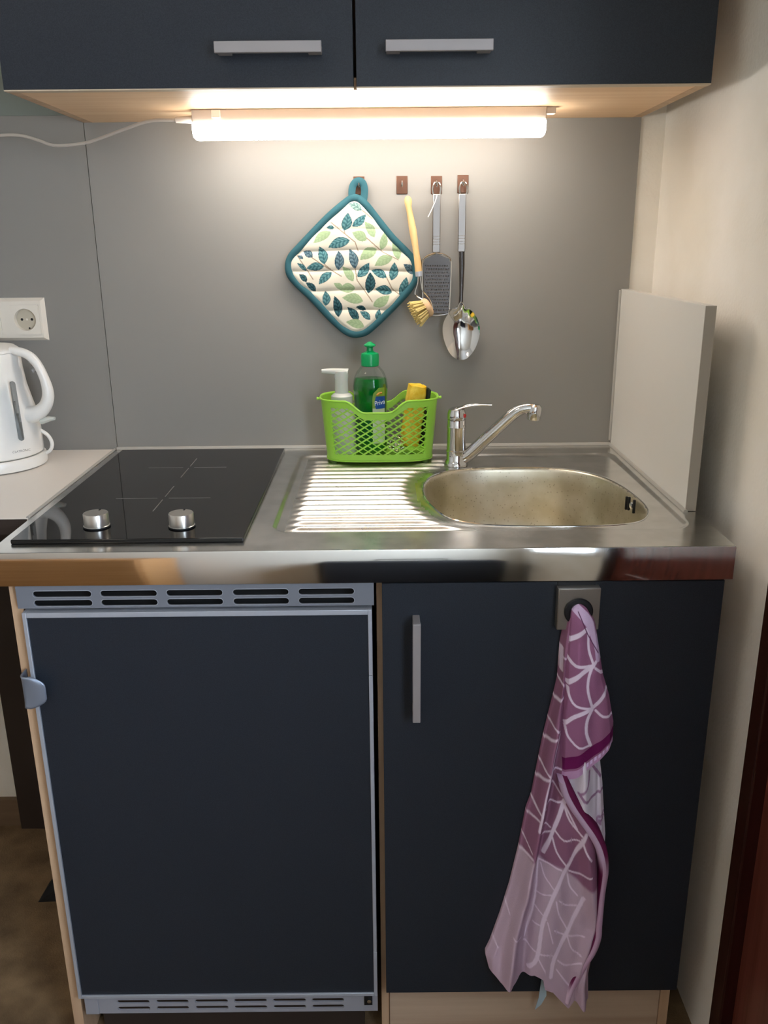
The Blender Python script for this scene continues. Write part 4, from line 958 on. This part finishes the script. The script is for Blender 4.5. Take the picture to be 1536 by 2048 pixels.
F = np.stack([idx[I, J], idx[I, J+1], idx[I+1, J+1], idx[I+1, J]], -1); m.f = F.tolist()+(F[:, ::-1]+nF).tolist()
bnd_ = [idx[0, j] for j in range(NTy)]+[idx[i, NTy-1] for i in range(1, NSx)]+[idx[NSx-1, j] for j in range(NTy-2, -1, -1)]+[idx[i, 0] for i in range(NSx-2, 0, -1)]
for k in range(len(bnd_)): a_, b_ = int(bnd_[k]), int(bnd_[(k+1) % len(bnd_)]); m.f.append((a_, a_+nF, b_+nF, b_))
cols = [np.concatenate([col, col])]
# folded-over front flap
fl_L = [(1150, 1209), (1142, 1228), (1137, 1260), (1133, 1300), (1130, 1340), (1128, 1380), (1122, 1440), (1120, 1500), (1118, 1556)]
fl_R = [(1166, 1209), (1180, 1221), (1192, 1245), (1199, 1296), (1206, 1348), (1218, 1389), (1227, 1443), (1225, 1482), (1222, 1488)]
NA, NB = 90, 260
sa, tb = np.meshgrid(np.linspace(0, 1, NA), np.linspace(0, 1, NB), indexing='ij')
yl = 1210+tb*(1556-1210); yr = 1210+tb*(1486-1210); bulge = 0
xl = np.interp(yl, [p[1] for p in fl_L], [p[0] for p in fl_L]); xr = np.interp(yr, [p[1] for p in fl_R], [p[0] for p in fl_R])
FX = xl+(xr-xl)*sa; FY = yl+(yr-yl)*sa+6*np.sin(np.pi*sa)*tb**6
fd_ = .020+.010*np.sin(np.pi*sa)**.8+.010*sstep(.0, .5, tb)+.0035*np.exp(-((sa-.30)/.12)**2)*tb-.003*np.exp(-((sa-.62)/.10)**2)*tb+.0008*np.sin(FX/6+FY/31)
fd_ = fd_*(.55+.45*sstep(0, .12, tb))
e2 = sstep(0, .09, sa)*sstep(1, .90, sa); fd_ = fd_-.007*(1-e2)
fx, fy = FX.ravel(), FY.ravel(); fc = np.ones((fx.size, 3))*lin((132, 88, 112))
ful = [([(350, 570), (490, 470)], 32), ([(300, 625), (350, 590)], 20), ([(510, 480), (508, 620), (540, 730)], 20), ([(335, 690), (400, 750), (530, 750), (590, 690)], 24), ([(340, 895), (450, 805), (540, 750)], 34), ([(530, 760), (500, 850), (495, 950), (530, 1080)], 22),
       ([(560, 770), (635, 835)], 20), ([(340, 930), (350, 1000), (400, 1070), (530, 1090)], 18), ([(530, 1090), (600, 1030), (660, 955)], 28), ([(320, 1220), (400, 1150), (530, 1090)], 30), ([(530, 1100), (488, 1180), (480, 1280), (515, 1385)], 26),
       ([(560, 1110), (620, 1160), (715, 1172)], 20), ([(315, 1240), (340, 1330), (420, 1400), (520, 1385)], 17)]
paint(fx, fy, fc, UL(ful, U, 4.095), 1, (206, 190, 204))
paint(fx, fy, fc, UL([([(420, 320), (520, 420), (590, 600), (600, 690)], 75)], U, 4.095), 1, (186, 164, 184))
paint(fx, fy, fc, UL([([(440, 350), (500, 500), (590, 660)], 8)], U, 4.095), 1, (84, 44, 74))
dd = tb.ravel(); sh_ = (dd > .955); fc[sh_] = lin((168, 132, 160))
strp = (dd > .875) & (dd < .945); fc[strp] = lin((92, 26, 70))
chk = (dd > .955) & (sa.ravel() > .35) & ((np.floor(sa.ravel()*26) % 2) == 0) & (dd < .98); fc[chk] = lin((196, 176, 204))
nA = fx.size; P1_ = ray_pts(fx, fy, np.full(nA, -.625)); P1_[:, 1] = -.6015-fd_.ravel(); P2_ = P1_.copy(); P2_[:, 1] += .0045
n0 = len(m.v); m.v += np.concatenate([P1_, P2_]).tolist(); idx = np.arange(nA).reshape(NA, NB)
I, J = np.meshgrid(np.arange(NA-1), np.arange(NB-1), indexing='ij'); I, J = I.ravel(), J.ravel()
F = np.stack([idx[I, J], idx[I, J+1], idx[I+1, J+1], idx[I+1, J]], -1)+n0; m.f += F.tolist()+(F[:, ::-1]+nA).tolist()
bnd_ = [idx[0, j] for j in range(NB)]+[idx[i, NB-1] for i in range(1, NA)]+[idx[NA-1, j] for j in range(NB-2, -1, -1)]+[idx[i, 0] for i in range(NA-2, 0, -1)]
for k in range(len(bnd_)): a_, b_ = int(bnd_[k])+n0, int(bnd_[(k+1) % len(bnd_)])+n0; m.f.append((a_, a_+nA, b_+nA, b_))
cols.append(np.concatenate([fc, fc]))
# side hem that turns forward, from under the flap to the bottom tip
hem = [(1122, 1545, 9), (1131, 1572, 12), (1146, 1600, 12), (1164, 1626, 12), (1184, 1655, 12), (1198, 1685, 11), (1205, 1725, 9), (1203, 1774, 8), (1195, 1843, 9), (1193, 1870, 9), (1183, 1898, 9), (1167, 1925, 8), (1152, 1955, 8), (1140, 1982, 7), (1134, 2004, 6)]
hs = np.array(smooth_path(hem, 14)); NH = len(hs); NW = 22
tang = np.gradient(hs[:, :2], axis=0); tang /= np.linalg.norm(tang, axis=1)[:, None]; nn_ = np.stack([-tang[:, 1], tang[:, 0]], -1)
nn_ *= np.where(nn_[:, :1] > 0, 1, -1)
HX = np.zeros((NH, NW)); HYY = np.zeros((NH, NW)); hd_ = np.zeros((NH, NW)); hc_ = np.zeros((NH, NW, 3))
up_part = sstep(1740, 1690, hs[:, 1])
for k in range(NW):
    q_ = k/(NW-1)*2-1
    HX[:, k] = hs[:, 0]+nn_[:, 0]*q_*hs[:, 2]; HYY[:, k] = hs[:, 1]+nn_[:, 1]*q_*hs[:, 2]
    bl_, rl_ = 0, 0
    hd_[:, k] = .020+.019*sstep(1800, 1690, hs[:, 1])+.009*math.sqrt(max(0, 1-q_*q_))+.004*np.sin(hs[:, 1]/70.)
    left = lin((176, 154, 172)); dark = lin((96, 34, 66)); pale = lin((170, 140, 156))
    if q_ > .12: cA = dark
    else: cA = left
    cB = dark if q_ < -.55 else pale
    hc_[:, k] = cA[None]*up_part[:, None]+cB[None]*(1-up_part[:, None])
lastw = sstep(1960, 1990, hs[:, 1])[:, None, None]; hc_ = hc_*(1-lastw)+lin((190, 166, 176))[None, None]*lastw
hx_, hy_ = HX.ravel(), HYY.ravel(); nH = hx_.size; P1_ = ray_pts(hx_, hy_, np.full(nH, -.624)); P1_[:, 1] = -.6015-hd_.ravel(); P2_ = P1_.copy(); P2_[:, 1] = -.6015-.013
n0 = len(m.v); m.v += np.concatenate([P1_, P2_]).tolist(); idx = np.arange(nH).reshape(NH, NW)
I, J = np.meshgrid(np.arange(NH-1), np.arange(NW-1), indexing='ij'); I, J = I.ravel(), J.ravel()
F = np.stack([idx[I, J], idx[I+1, J], idx[I+1, J+1], idx[I, J+1]], -1)+n0; m.f += F.tolist()+(F[:, ::-1]+nH).tolist()
bnd_ = [idx[0, j] for j in range(NW)]+[idx[i, NW-1] for i in range(1, NH)]+[idx[NH-1, j] for j in range(NW-2, -1, -1)]+[idx[i, 0] for i in range(NH-2, 0, -1)]
for k in range(len(bnd_)): a_, b_ = int(bnd_[k])+n0, int(bnd_[(k+1) % len(bnd_)])+n0; m.f.append((a_, a_+nH, b_+nH, b_))
cols.append(np.concatenate([hc_.reshape(-1, 3)]*2))
tw = thing('dish_towel', 'purple and white arc-patterned dish towel hanging from the holder', 'towel', (.78, -.615, -.79))
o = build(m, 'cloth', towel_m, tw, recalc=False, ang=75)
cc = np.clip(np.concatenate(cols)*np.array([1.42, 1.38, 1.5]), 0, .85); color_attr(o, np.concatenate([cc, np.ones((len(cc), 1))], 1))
pg = [W5(625, 1660), W5(668, 1660), W5(668, 1800), W5(620, 1880), W5(568, 1922), W5(600, 1820)]
pp = [un(a_, b_, 'y', -.606) for a_, b_ in pg]
build(MB().prism([(p[0], p[2]) for p in pp], -.6062, -.6055), 'care_label', tag_m, tw, smooth=False)
